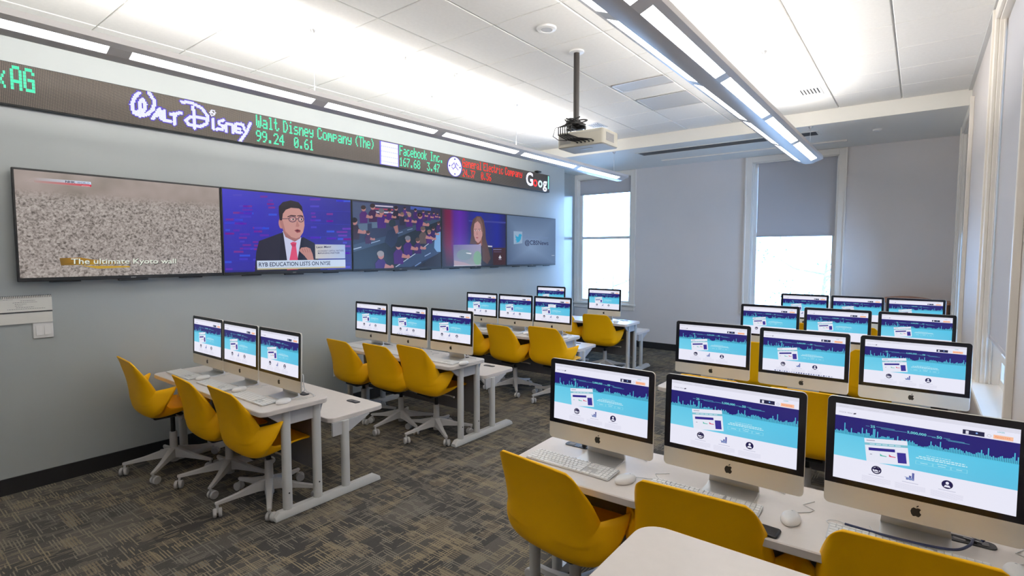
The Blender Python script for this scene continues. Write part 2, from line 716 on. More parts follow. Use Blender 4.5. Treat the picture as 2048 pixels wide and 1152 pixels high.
struct(MB().box(XL2, XR + 0.02, YS, YB, ZS, ZC + 0.02).build('ceiling_soffit', M['soffit'], smooth=False))
# angle trim where the tiles meet the side walls
struct(MB().box(XL, XL + 0.03, YF, YS, ZC - 0.012, ZC + 0.006).build('trim_1', M['grid'], smooth=False))
struct(MB().box(XR - 0.03, XR, YF, YS, ZC - 0.012, ZC + 0.006).build('trim_2', M['grid'], smooth=False))


def wall_with_holes(name, axis, a0, a1, z0, z1, t0, t1, holes, material):
    """wall running along axis between a0 and a1, with rectangular openings (h0,h1,hz0,hz1)"""
    mb = MB()

    def bx(p0, p1, q0, q1):
        if p1 - p0 < 1e-4 or q1 - q0 < 1e-4:
            return
        if axis == 'x':
            mb.box(p0, p1, t0, t1, q0, q1)
        else:
            mb.box(t0, t1, p0, p1, q0, q1)
    p = a0
    for h0, h1, hz0, hz1 in sorted(holes):
        bx(p, h0, z0, z1)
        bx(h0, h1, z0, hz0)
        bx(h0, h1, hz1, z1)
        p = h1
    bx(p, a1, z0, z1)
    return struct(mb.build(name, material, smooth=False))


W1 = (-5.26, -4.15, 0.76, 3.10)
W2 = (-2.115, -0.957, 0.76, 3.10)
wall_with_holes('wall_back', 'x', XL2 - 0.15, XR + 0.3, 0, ZC, YB, YB + 0.16, [W1, W2], M['wall'])
WB = (3.33, 4.80, 0.80, 3.235)
WA = (6.86, 8.25, 0.78, 3.10)
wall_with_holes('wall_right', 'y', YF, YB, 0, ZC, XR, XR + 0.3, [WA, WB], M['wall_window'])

for nm, bx in (('left', (XL, XL + 0.012, YF, YT, 0, 0.115)), ('back', (XL2, XR, YB - 0.012, YB, 0, 0.115)), ('right', (XR - 0.012, XR, YF, YB, 0, 0.115)),
               ('recess', (XL2, XL2 + 0.012, YT, YB, 0, 0.115)), ('end', (XL2, XL, YT, YT + 0.012, 0, 0.115))):
    struct(MB().box(*bx).build('baseboard_' + nm, M['baseboard'], smooth=False))


def window(n, axis, a0, a1, z0, z1, t, sgn, blind_z, rail_z, casing=0.09, depth=0.12, stile=0.05, sill=True, t_in=None):
    """t: wall face; sgn: direction outwards. Frame, sash, glass, roller shade, casing, sill."""
    root = bpy.data.objects.new('window_%d' % n, None)
    C.objects.link(root)
    root['kind'] = 'structure'

    def b(mb, p0, p1, d0, d1, q0, q1, e=0.003):
        d0, d1 = sorted((t + sgn * d0, t + sgn * d1))
        if axis == 'x':
            mb.bbox(p0, p1, d0, d1, q0, q1, e)
        else:
            mb.bbox(d0, d1, p0, p1, q0, q1, e)
        return mb
    cs = MB()
    c = casing
    top = min(z1 + c, 3.187 if axis == 'x' else 3.33)
    b(cs, a0 - c, a0, -0.02, 0.0, z0, top)
    b(cs, a1, a1 + c, -0.02, 0.0, z0, top)
    b(cs, a0 - 0.001, a1 + 0.001, -0.02, 0.0, z1, top)
    for k0, k1 in ((a0 - c - 0.012, a0 - c + 0.012), (a1 + c - 0.012, a1 + c + 0.012)):   # back band
        b(cs, k0, k1, -0.032, 0.0, z0, top)
    cs.build('window_casing', M['trim'], root)
    jm = MB()
    dj = depth + 0.075
    b(jm, a0 - 0.001, a0 + 0.015, 0, dj, z0, z1)
    b(jm, a1 - 0.015, a1 + 0.001, 0, dj, z0, z1)
    b(jm, a0, a1, 0, dj, z1 - 0.015, z1 + 0.001)
    for k in (0.02, 0.045):
        b(jm, a0 + 0.014, a0 + 0.024, k, k + 0.012, z0, z1)
        b(jm, a1 - 0.024, a1 - 0.014, k, k + 0.012, z0, z1)
    jm.build('window_jamb', M['trim'], root)
    sl = MB()
    if sill:
        b(sl, a0 - c - 0.03, a1 + c + 0.03, -0.055, depth + 0.06, z0 - 0.03, z0 + 0.004, 0.006)
        b(sl, a0 - c, a1 + c, -0.018, 0.0, z0 - 0.11, z0 - 0.03)
        sl.build('window_sill', M['trim'], root)
    fr = MB()
    s = stile
    b(fr, a0 + 0.015, a0 + 0.015 + s, depth, depth + 0.05, z0, z1 - 0.015)
    b(fr, a1 - 0.015 - s, a1 - 0.015, depth, depth + 0.05, z0, z1 - 0.015)
    b(fr, a0 + 0.015 + s, a1 - 0.015 - s, depth, depth + 0.05, z0, z0 + s)
    b(fr, a0 + 0.015 + s, a1 - 0.015 - s, depth, depth + 0.05, z1 - 0.015 - s, z1 - 0.015)
    b(fr, a0 + 0.015 + s, a1 - 0.015 - s, depth - 0.005, depth + 0.045, rail_z - 0.025, rail_z + 0.025)
    fr.build('window_frame', M['trim'], root)
    gp = MB()
    d = depth + 0.025
    b(gp, a0 + 0.015 + s, a1 - 0.015 - s, d, d + 0.004, z0 + s, rail_z - 0.025, 0.0005)
    b(gp, a0 + 0.015 + s, a1 - 0.015 - s, d, d + 0.004, rail_z + 0.025, z1 - 0.015 - s, 0.0005)
    gp.build('window_glass', M['glass'], root)
    return root


def roller_shade(label, axis, a0, a1, z0, z1, t, sgn, d):
    def b(mb, p0, p1, d0, d1, q0, q1, e=0.0008):
        d0, d1 = sorted((t + sgn * d0, t + sgn * d1))
        if axis == 'x':
            mb.bbox(p0, p1, d0, d1, q0, q1, e)
        else:
            mb.bbox(d0, d1, p0, p1, q0, q1, e)
        return mb
    ctr = ((a0 + a1) / 2, t + sgn * d, z1) if axis == 'x' else (t + sgn * d, (a0 + a1) / 2, z1)
    root = thing('roller_shade', label, 'window shade', ctr, 0, 'grey roller shades')

    def rel(mb):
        return mb.xf(Matrix.Translation(-Vector(ctr)))
    rel(b(MB(), a0, a1, d - 0.001, d + 0.001, z0 + 0.02, z1)).build('shade_fabric', M['blind'], root, smooth=False)
    rel(b(MB(), a0, a1, d - 0.006, d + 0.006, z0, z0 + 0.025, 0.003)).build('hem_bar', M['blind'], root)
    rl = MB()
    if axis == 'x':
        rl.cyl((a0, t + sgn * (d + 0.02), z1 - 0.01), (a1, t + sgn * (d + 0.02), z1 - 0.01), 0.02)
    else:
        rl.cyl((t + sgn * (d + 0.02), a0, z1 - 0.01), (t + sgn * (d + 0.02), a1, z1 - 0.01), 0.02)
    rel(rl).build('roller_tube', M['blind'], root)
    return root


window(1, 'x', *W1, YB, 1, 2.81, 1.985, depth=0.085)
window(2, 'x', *W2, YB, 1, 1.94, 1.985, depth=0.085)
window(3, 'y', *WB, XR, 1, 1.13, 1.0, depth=0.10)
window(4, 'y', *WA, XR, 1, 1.3, 1.95)
roller_shade('grey roller shade pulled only a little way down, beside the row of televisions', 'x', W1[0] + 0.03, W1[1] - 0.03, 2.80, 3.08, YB, 1, 0.05)
roller_shade('grey roller shade covering the upper half of the back window above the computers', 'x', W2[0] + 0.075, W2[1] - 0.03, 1.945, 3.085, YB, 1, 0.05)
roller_shade('pale roller shade over the near side window above the white sill', 'y', WB[0] + 0.03, WB[1] - 0.03, 1.12, 3.21, XR, 1, 0.04)
roller_shade('pale roller shade of the far side window close to the back corner', 'y', WA[0] + 0.03, WA[1] - 0.03, 1.95, 3.08, XR, 1, 0.1)  # unseen shade, its hem raised to let more daylight onto the back wall

# soffit fittings
def slot_diffuser():
    root = thing('slot_diffuser', 'long black linear air slot in the lowered ceiling in front of the back windows', 'air vent', (-2.24, 7.62, ZS))
    MB().box(-1.17, 1.17, -0.12, 0.12, -0.004, 0.0).build('slot', M['black'], root, smooth=False)
    f = MB()
    f.bbox(-1.2, 1.2, -0.14, -0.12, -0.008, 0, 0.002).bbox(-1.2, 1.2, 0.12, 0.14, -0.008, 0, 0.002)
    f.bbox(-1.2, -1.17, -0.12, 0.12, -0.008, 0, 0.002).bbox(1.17, 1.2, -0.12, 0.12, -0.008, 0, 0.002)
    f.build('slot_frame', M['soffit'], root)


slot_diffuser()
root = thing('shade_track', 'slim white track under the lowered ceiling just before the back wall', 'track', (-2.1, 8.3, ZS))
MB().bbox(-1.25, 1.25, -0.02, 0.02, -0.02, 0.0, 0.003).build('rail', M['trim'], root)
MB().bbox(1.25, 1.29, -0.024, 0.024, -0.026, 0.0, 0.003).build('end_cap', M['trim'], root)


# ------------------------------------------------------------------ pendant lights
def pendant(xc, label, sides, y_end=7.47):
    zb = 2.795
    y0 = -0.22
    root = thing('linear_pendant_light', label, 'ceiling light', (xc, 0, zb), 0, 'long linear pendant lights')
    # shell: shallow curved underside with openings left for the lenses
    prof = [(-0.154, 0.080), (-0.152, 0.048), (-0.118, 0.030), (-0.118, 0.038), (-0.056, 0.014), (-0.056, 0.005), (-0.03, 0.0), (0.03, 0.0), (0.056, 0.005),
            (0.056, 0.014), (0.118, 0.038), (0.118, 0.030), (0.152, 0.048), (0.154, 0.080), (0.146, 0.082), (0.10, 0.070), (-0.10, 0.070), (-0.146, 0.082)]
    MB().prism([(p[0], p[1]) for p in prof], 'y', y0, y_end).build('housing', M['fixture'], root, angle=25)
    starts = [2.37 + 1.252 * k for k in range(-2, 4)]
    edges = [y0] + [v for s in starts for v in (s, s + 1.145)] + [y_end]
    for a, b_ in zip(edges[0::2], edges[1::2]):
        for sg in (-1, 1):
            MB().prism([(sg * 0.118, 0.0295), (sg * 0.118, 0.042), (sg * 0.056, 0.018), (sg * 0.056, 0.0045)][::sg], 'y', a, b_).build('cross_band', M['fixture'], root)
    for s in starts:
        for sg in (-1, 1):
            MB().prism([(sg * 0.1175, 0.033), (sg * 0.1175, 0.0375), (sg * 0.0565, 0.0135), (sg * 0.0565, 0.009)][::sg], 'y', s, s + 1.145).build('lens', M['lens'], root, smooth=False)
    MB().prism([(p[0] * 1.02, p[1]) for p in prof], 'y', y_end, y_end + 0.012).build('end_cap', M['fixture'], root)
    for k, yy in enumerate((2.3, 4.8, 7.2)):
        zt = (ZS if yy > YS else ZC) - zb
        w = MB()
        w.cyl((0.05, yy, 0.07), (0.05, yy, zt), 0.0018, 6)
        w.lathe([(0.004, 0.07), (0.012, 0.07), (0.012, 0.085), (0.004, 0.1)], (0.05, yy, 0), 10)
        w.lathe([(0.004, zt - 0.03), (0.022, zt - 0.012), (0.026, zt), (0.004, zt)], (0.05, yy, 0), 12)
        w.build('suspension_cable', M['steel'], root)
    for sg in (-1, 1):                       # upward tubes, one aimed to each side
        d = bpy.data.lights.new('uplight', 'AREA')
        d.shape = 'RECTANGLE'
        d.size = 0.09
        d.size_y = 6.5 - y0 - 0.1
        d.energy = UPLIGHT_W * sides[sg > 0]
        d.color = (1.0, 0.965, 0.92)
        lo = bpy.data.objects.new('uplight', d)
        C.objects.link(lo)
        lo.parent = root
        lo.location = (sg * 0.05, (y0 + 6.5) / 2, 0.115)
        lo.rotation_euler = (0, R(180 - sg * 50), 0)


pendant(-3.69, 'long linear pendant light hanging in front of the television wall', (0.35, 1.4))
pendant(-1.13, 'long linear pendant light hanging over the desks by the side windows', (1.1, 1.0))


# ------------------------------------------------------------------ projector
def projector():
    root = thing('ceiling_projector', 'beige video projector hanging from the ceiling on a dark pole', 'projector', (-2.19, 3.86, 2.545), R(2))
    b = MB().rrect(-0.205, 0.205, -0.14, 0.14, 0.0, 0.125, 0.02, 0.008)
    b.build('body', M['beige'], root)
    v = MB()
    for k in range(9):
        v.box(0.2045, 0.2075, -0.085, 0.055, 0.035 + k * 0.0075, 0.039 + k * 0.0075)
    v.build('side_vent', M['panel'], root, smooth=False)
    v = MB()
    v.box(-0.185, 0.18, -0.1425, -0.139, 0.105, 0.107).box(-0.185, -0.183, -0.1425, -0.139, 0.02, 0.107)
    for k in range(14):
        v.box(-0.178 + k * 0.007, -0.1745 + k * 0.007, -0.1422, -0.139, 0.03, 0.095)
    v.build('rear_panel', M['grey_vent'], root, smooth=False)
    p = MB()
    for k in range(5):
        p.lathe([(0.007, 0), (0.007, -0.004)], (-0.02 + k * 0.035, -0.1395, 0.03), 10, 'y')
    p.build('port', M['black'], root)
    MB().rrect(-0.06, 0.05, -0.03, -0.01, -0.003, 0.001, 0.006, 0.001).build('badge', M['white'], root)
    MB().lathe([(0.045, 0.135), (0.045, 0.15), (0.0355, 0.155), (0.0355, 0.165), (0.002, 0.17)], (-0.09, 0.10, -0.07), 20).build('focus_ring', M['black'], root)
    pl = MB()
    pl.tube([(-0.11, 0.0, 0.21), (-0.11, 0.0, ZC - 2.545)], 0.024, 16)
    pl.build('pole', M['pole'], root)
    MB().lathe([(0.06, -0.012), (0.06, 0.0), (0.01, 0.0)][::-1] + [(0.06, -0.012), (0.024, -0.016)], (-0.11, 0, ZC - 2.545), 24).build('ceiling_flange', M['white'], root)
    mt = MB()
    mt.bbox(-0.16, -0.06, -0.05, 0.05, 0.185, 0.215, 0.005)
    mt.bbox(-0.2, -0.02, -0.012, 0.012, 0.165, 0.19, 0.003).bbox(-0.122, -0.098, -0.1, 0.1, 0.165, 0.19, 0.003)
    for sx in (-1, 1):
        mt.cyl((-0.11 + sx * 0.085, 0, 0.12), (-0.11 + sx * 0.085, 0, 0.17), 0.006, 8)
        mt.cyl((-0.11, sx * 0.09, 0.12), (-0.11, sx * 0.09, 0.17), 0.006, 8)
    mt.build('mount', M['black'], root)
    rnd = random.Random(3)
    cb = MB()
    for k in range(5):
        a = rnd.uniform(0, 6)
        pts = []
        r0 = 0.045 + 0.012 * k
        for i in range(26):
            t = a + i * 0.33
            pts.append((-0.11 + (r0 + 0.012 * math.sin(3 * t)) * math.cos(t), -0.02 + (r0 + 0.01) * math.sin(t) * 0.8, 0.2 + 0.03 * math.sin(t * 1.3 + k) + 0.008 * k))
        cb.tube(pts, 0.006, 6)
    for k in range(5):
        x1 = -0.02 + k * 0.035
        x0 = -0.17 + 0.02 * k
        cb.tube([(x0, -0.06, 0.21), (x0 - 0.02, -0.15, 0.17), (x0, -0.185, 0.10), ((x0 + x1) / 2, -0.19, 0.055), (x1, -0.17, 0.035), (x1, -0.142, 0.03)], 0.0055, 6)
    cb.tube([(-0.14, -0.05, 0.2), (-0.22, -0.15, 0.17), (-0.23, -0.17, 0.1), (-0.17, -0.18, 0.06), (-0.1, -0.17, 0.05)], 0.003, 6)
    cb.build('cable_bundle', M['black'], root)


projector()


def ceiling_disc(name, label, cat, loc, prof, material, group=None):
    root = thing(name, label, cat, loc, 0, group)
    MB().lathe(prof, (0, 0, 0), 24).build('body', material, root)
    return root


o = ceiling_disc('ceiling_speaker', 'round white ceiling speaker grille before the projector pole', 'speaker', (-2.246, 3.332, ZC), [(0.002, 0), (0.075, 0), (0.07, -0.012), (0.045, -0.016), (0.042, -0.012), (0.002, -0.012)], M['white'])
MB().lathe([(0.002, -0.0125), (0.04, -0.0125), (0.038, -0.014), (0.002, -0.015)], (0, 0, 0), 20).build('grille', M['grey_vent'], o)
for loc, lab in (((-3.48, 3.643, ZC), 'small sprinkler head in a bright ceiling tile, the one nearest the projector'),
                 ((-4.08, 3.934, ZC), 'small sprinkler head closest to the television wall'),
                 ((-3.505, 3.074, ZC), 'small sprinkler head nearest the big ticker logo'),
                 ((-0.98, 2.35, ZC), 'small sprinkler head above the pendant over the window desks')):
    root = thing('sprinkler_head', lab, 'sprinkler', loc, 0, 'ceiling sprinklers')
    MB().lathe([(0.002, 0), (0.03, 0), (0.028, -0.006), (0.002, -0.008)], (0, 0, 0), 16).build('escutcheon', M['white'], root)
    MB().lathe([(0.006, -0.006), (0.006, -0.03), (0.016, -0.034), (0.016, -0.036), (0.002, -0.037)], (0, 0, 0), 12).build('deflector', M['steel'], root)
root = thing('smoke_detector', 'small white detector on the lowered ceiling right of the second back window', 'smoke detector', (-0.46, 7.85, ZS))
MB().lathe([(0.002, 0), (0.05, 0), (0.048, -0.014), (0.03, -0.024), (0.002, -0.026)], (0, 0, 0), 20).build('body', M['white'], root)
MB().lathe([(0.002, -0.026), (0.012, -0.026), (0.01, -0.03), (0.002, -0.031)], (0, 0, 0), 12).build('sensor', M['grey_vent'], root)


def vent(label, x0, x1, y0, y1, louvre):
    root = thing('ceiling_vent', label, 'air vent', ((x0 + x1) / 2, (y0 + y1) / 2, ZC), 0, 'vents in the ceiling tiles')
    hx, hy = (x1 - x0) / 2, (y1 - y0) / 2
    MB().bbox(-hx, hx, -hy, hy, -0.004, 0.002, 0.001).build('panel', M['grey_vent'], root)
    if louvre:
        lv = MB()
        for k in range(6):
            lv.box(-hx * 0.05 + k * hx * 0.17, -hx * 0.05 + k * hx * 0.17 + hx * 0.06, -hy * 0.7, hy * 0.5, -0.006, -0.004)
        lv.build('louvre', M['black'], root, smooth=False)
    else:
        f = MB()
        f.box(-hx, hx, -hy, -hy + 0.015, -0.008, 0).box(-hx, hx, hy - 0.015, hy, -0.008, 0).box(-hx, -hx + 0.012, -hy, hy, -0.008, 0)
        f.build('vent_frame', M['fixture'] if y1 - y0 < 0.35 else M['grey_vent'], root, smooth=False)


vent('narrow grey ceiling diffuser panel right of the projector pole', -2.49, -1.95, 4.84, 5.10, False)
vent('wide pale grey ceiling return panel right of the projector', -2.50, -1.95, 5.44, 5.96, False)
vent('small ceiling vent with black louvres beyond the window-side pendant', -1.20, -0.85, 6.10, 6.42, True)
vent('small ceiling vent with black louvres just behind the projector body', -3.62, -3.30, 6.05, 6.35, True)


# ------------------------------------------------------------------ televisions
TVW, TVH, TVZ = 1.361, 0.787, 1.492


def make_tv(label, y0, pic, extra=None):
    root = thing('wall_television', label, 'television', (XL, y0 + TVW / 2, TVZ), R(90), 'televisions in one row on the wall')
    w = TVW / 2 - 0.0015
    MB().bbox(-w, w, -0.08, -0.05, 0.0, TVH, 0.003).build('bezel', M['black'], root)
    MB().bbox(-0.45, 0.45, -0.05, -0.0005, 0.15, 0.62, 0.006).build('wall_mount', M['black'], root)
    bx, bt, bb = 0.011, 0.013, 0.026
    MB().box(-w + bx, w - bx, -0.0808, -0.0795, bb, TVH - bt).build('panel_glass', M['black_gloss'], root, smooth=False)
    MB().bbox(-0.1, 0.1, -0.082, -0.055, -0.014, 0.002, 0.003).build('sensor_bar', M['black'], root)
    for s in (-1, 1):
        MB().bbox(s * 0.42 - 0.09, s * 0.42 + 0.09, -0.075, -0.052, -0.010, 0.002, 0.003).build('lower_trim', M['black'], root)
    lg = Pic()
    lg.text('SONY', (0.2, 0.2), (0.8, 0.2), (0.2, 0.8), (170, 170, 170), 1, 0.02)
    lg.build('logo', M['tv'], root, -0.03, 0.03, 0.004, 0.018, -0.0806)
    a = (-w + bx + 0.001, w - bx - 0.001, bb + 0.001, TVH - bt - 0.001)
    if extra:
        extra(root, a)
    if pic:
        pic.build('screen', M['tv'], root, *a, -0.0812)
    return root


def tv_sand(root, a):
    MB().box(a[0], a[1], -0.0815, -0.0808, a[2], a[3]).build('screen', M['sand'], root, smooth=False)
    p = Pic().homog([(95, 62), (1550, 190), (1567, 822), (135, 858)])
    p.poly([(170, 145), (230, 122), (634, 152), (638, 190), (240, 160)], (176, 160, 155), 1)
    p.poly([(230, 122), (634, 152), (637, 172), (235, 143)], (215, 225, 245), 2, cols=[(176, 160, 155), (215, 230, 250), (205, 220, 245), (176, 160, 155)])
    p.poly([(235, 143), (637, 172), (638, 188), (238, 158)], (200, 30, 60), 2, cols=[(176, 150, 145), (215, 30, 60), (215, 40, 70), (176, 150, 145)])
    p.text('NHK', (455, 158), (525, 163), (455, 143), (25, 25, 60), 3, 0.03)
    p.text('WORLD', (538, 165), (624, 170), (538, 150), (40, 70, 120), 3, 0.0)
    p.text('JAPAN', (568, 184), (624, 187), (568, 177), (255, 220, 225), 3)
    p.build('channel_banner', M['tv'], root, *a, -0.0816)
    p.items = []
    p.poly([(410, 712), (560, 708), (640, 722), (900, 742), (915, 756), (640, 760), (420, 765)], (150, 110, 30), 2, cols=[(120, 90, 30), (180, 130, 30), (160, 120, 40), (150, 130, 100), (150, 130, 100), (190, 150, 40), (120, 90, 30)])
    p.poly([(560, 768), (900, 770), (910, 780), (680, 790)], (200, 160, 50), 2)
    for dx, dy, col, ly in ((3, 4, (50, 50, 40), 3), (0, 0, (235, 240, 225), 4)):
        p.text('The ultimate Kyoto wall', (490 + dx, 768 + dy), (1235 + dx, 764 + dy), (490 + dx, 715 + dy), col, ly, 0.012)
    p.poly([(390, 290), (560, 262), (600, 300), (480, 345)], (118, 116, 96), 1) if False else None
    p.build('caption', M['tv'], root, *a, -0.0816)


def pic_anchor():
    p = Pic().homog([(66, 145), (1168, 243), (1172, 858), (85, 880)])
    p.poly([(66, 145), (1168, 243), (1172, 858), (85, 880)], 0, 0, cols=[(58, 52, 205), (40, 38, 150), (36, 34, 130), (50, 45, 170)])
    r = random.Random(5)
    for k in range(90):
        x = r.choice([90, 160, 210, 240, 330, 390, 450, 820, 920, 960, 1050, 1100]) + r.uniform(-8, 8)
        y = 190 + r.randrange(22) * 31
        y += (x - 66) * 0.05
        w = r.uniform(35, 95)
        c = r.choice([(96, 40, 180), (110, 36, 160), (50, 80, 220), (70, 60, 200), (120, 40, 150)])
        p.rect(x, x + w, y, y + 17, c, 1)
    for k in range(6):
        y = 200 + k * 115
        p.line([(75, y), (1165, y + 30)], 3, (46, 52, 190), 1)
    # suit, shirt, tie
    p.poly([(335, 878), (350, 700), (375, 605), (560, 535), (600, 600), (740, 590), (750, 570), (850, 625), (870, 700), (900, 868)], (38, 38, 58), 2)
    p.poly([(575, 520), (605, 520), (735, 575), (730, 640), (700, 775), (605, 778), (590, 650)], (205, 210, 240), 3)
    p.poly([(560, 540), (580, 525), (612, 775), (545, 775)], (30, 30, 48), 4)
    p.poly([(735, 575), (760, 590), (745, 775), (700, 775), (725, 640)], (32, 32, 52), 4)
    p.poly([(640, 625), (665, 612), (695, 620), (690, 650), (705, 775), (632, 776), (655, 655)], (226, 80, 120), 4)
    p.poly([(645, 628), (690, 630), (685, 655), (655, 655)], (200, 60, 100), 5)
    # neck, head
    p.poly([(585, 480), (720, 540), (730, 580), (680, 612), (600, 570), (580, 520)], (166, 112, 110), 4)
    head = [(548, 420), (560, 330), (600, 290), (680, 285), (740, 310), (762, 400), (765, 470), (752, 530), (725, 572), (690, 584), (650, 572), (605, 530), (578, 470)]
    p.poly(head, (206, 152, 144), 5)
    p.poly([(548, 420), (578, 425), (600, 520), (650, 572), (605, 540), (575, 500)], (180, 124, 120), 6)
    p.ell(560, 455, 17, 42, (196, 136, 130), 5, rot=-8)
    p.poly([(552, 425), (545, 360), (545, 300), (580, 262), (650, 246), (715, 262), (745, 300), (756, 370), (745, 345), (720, 318), (650, 312), (605, 330), (580, 365), (572, 425)], (34, 26, 34), 6)
    p.line([(622, 392), (650, 380), (690, 384)], 9, (60, 40, 48), 7)
    p.line([(705, 384), (735, 380), (752, 388)], 8, (60, 40, 48), 7)
    for cx, rx in ((662, 32), (734, 24)):
        p.ell(cx, 414, rx, 22, (190, 140, 140), 7)
        p.ell(cx + 3, 414, 14, 7, (235, 225, 225), 8)
        p.ell(cx + 5, 414, 7, 7, (30, 20, 25), 9)
        pts = [(cx + rx * math.cos(R(a)), 414 + 25 * math.sin(R(a))) for a in range(0, 361, 30)]
        p.line(pts, 5, (40, 36, 70), 10)
    p.line([(560, 410), (628, 408)], 5, (40, 36, 70), 10)
    p.line([(694, 410), (710, 410)], 5, (40, 36, 70), 10)
    p.poly([(700, 425), (722, 470), (712, 482), (688, 478)], (186, 128, 122), 7)
    p.poly([(676, 512), (702, 500), (730, 510), (728, 528), (700, 534)], (150, 70, 78), 7)
    p.poly([(685, 514), (703, 508), (724, 514), (702, 522)], (80, 30, 40), 8)
    # hand
    p.poly([(716, 690), (735, 665), (780, 660), (812, 672), (832, 720), (842, 775), (790, 775), (760, 735), (728, 705)], (196, 140, 132), 5)
    for k in range(4):
        p.line([(742 + k * 20, 672), (752 + k * 20, 705)], 4, (160, 105, 102), 6)
    # captions
    p.poly([(854, 636), (1116, 640), (1116, 762), (856, 764)], (196, 205, 226), 7, cols=[(205, 198, 190), (170, 190, 230), (175, 195, 230), (210, 205, 200)])
    p.text('Leon Meng', (866, 676), (993, 672), (866, 652), (30, 30, 70), 8, 0.02)
    p.text('ASCENDENT CAPITAL PARTNERS', (875, 704), (1104, 700), (875, 688), (60, 60, 110), 8)
    p.text('MANAGING PARTNER', (878, 723), (1068, 720), (878, 708), (50, 50, 100), 8, 0.01)
    p.poly([(354, 778), (1117, 772), (1117, 842), (356, 856)], (205, 220, 242), 7)
    p.poly([(356, 846), (1117, 834), (1117, 846), (356, 858)], (200, 190, 150), 8)
    p.text('RYB EDUCATION LISTS ON NYSE', (370, 832), (985, 820), (370, 794), (28, 34, 78), 9, 0.012)
    p.poly([(85, 880), (340, 875), (340, 860), (88, 862)], (40, 38, 140), 1)
    p.poly([(610, 862), (706, 858), (706, 848), (610, 850)], (200, 80, 90), 6)
    for it in p.items:
        it[1][:] = [(min(1, max(0, u)), min(1, max(0, v))) for u, v in it[1]]
    return p


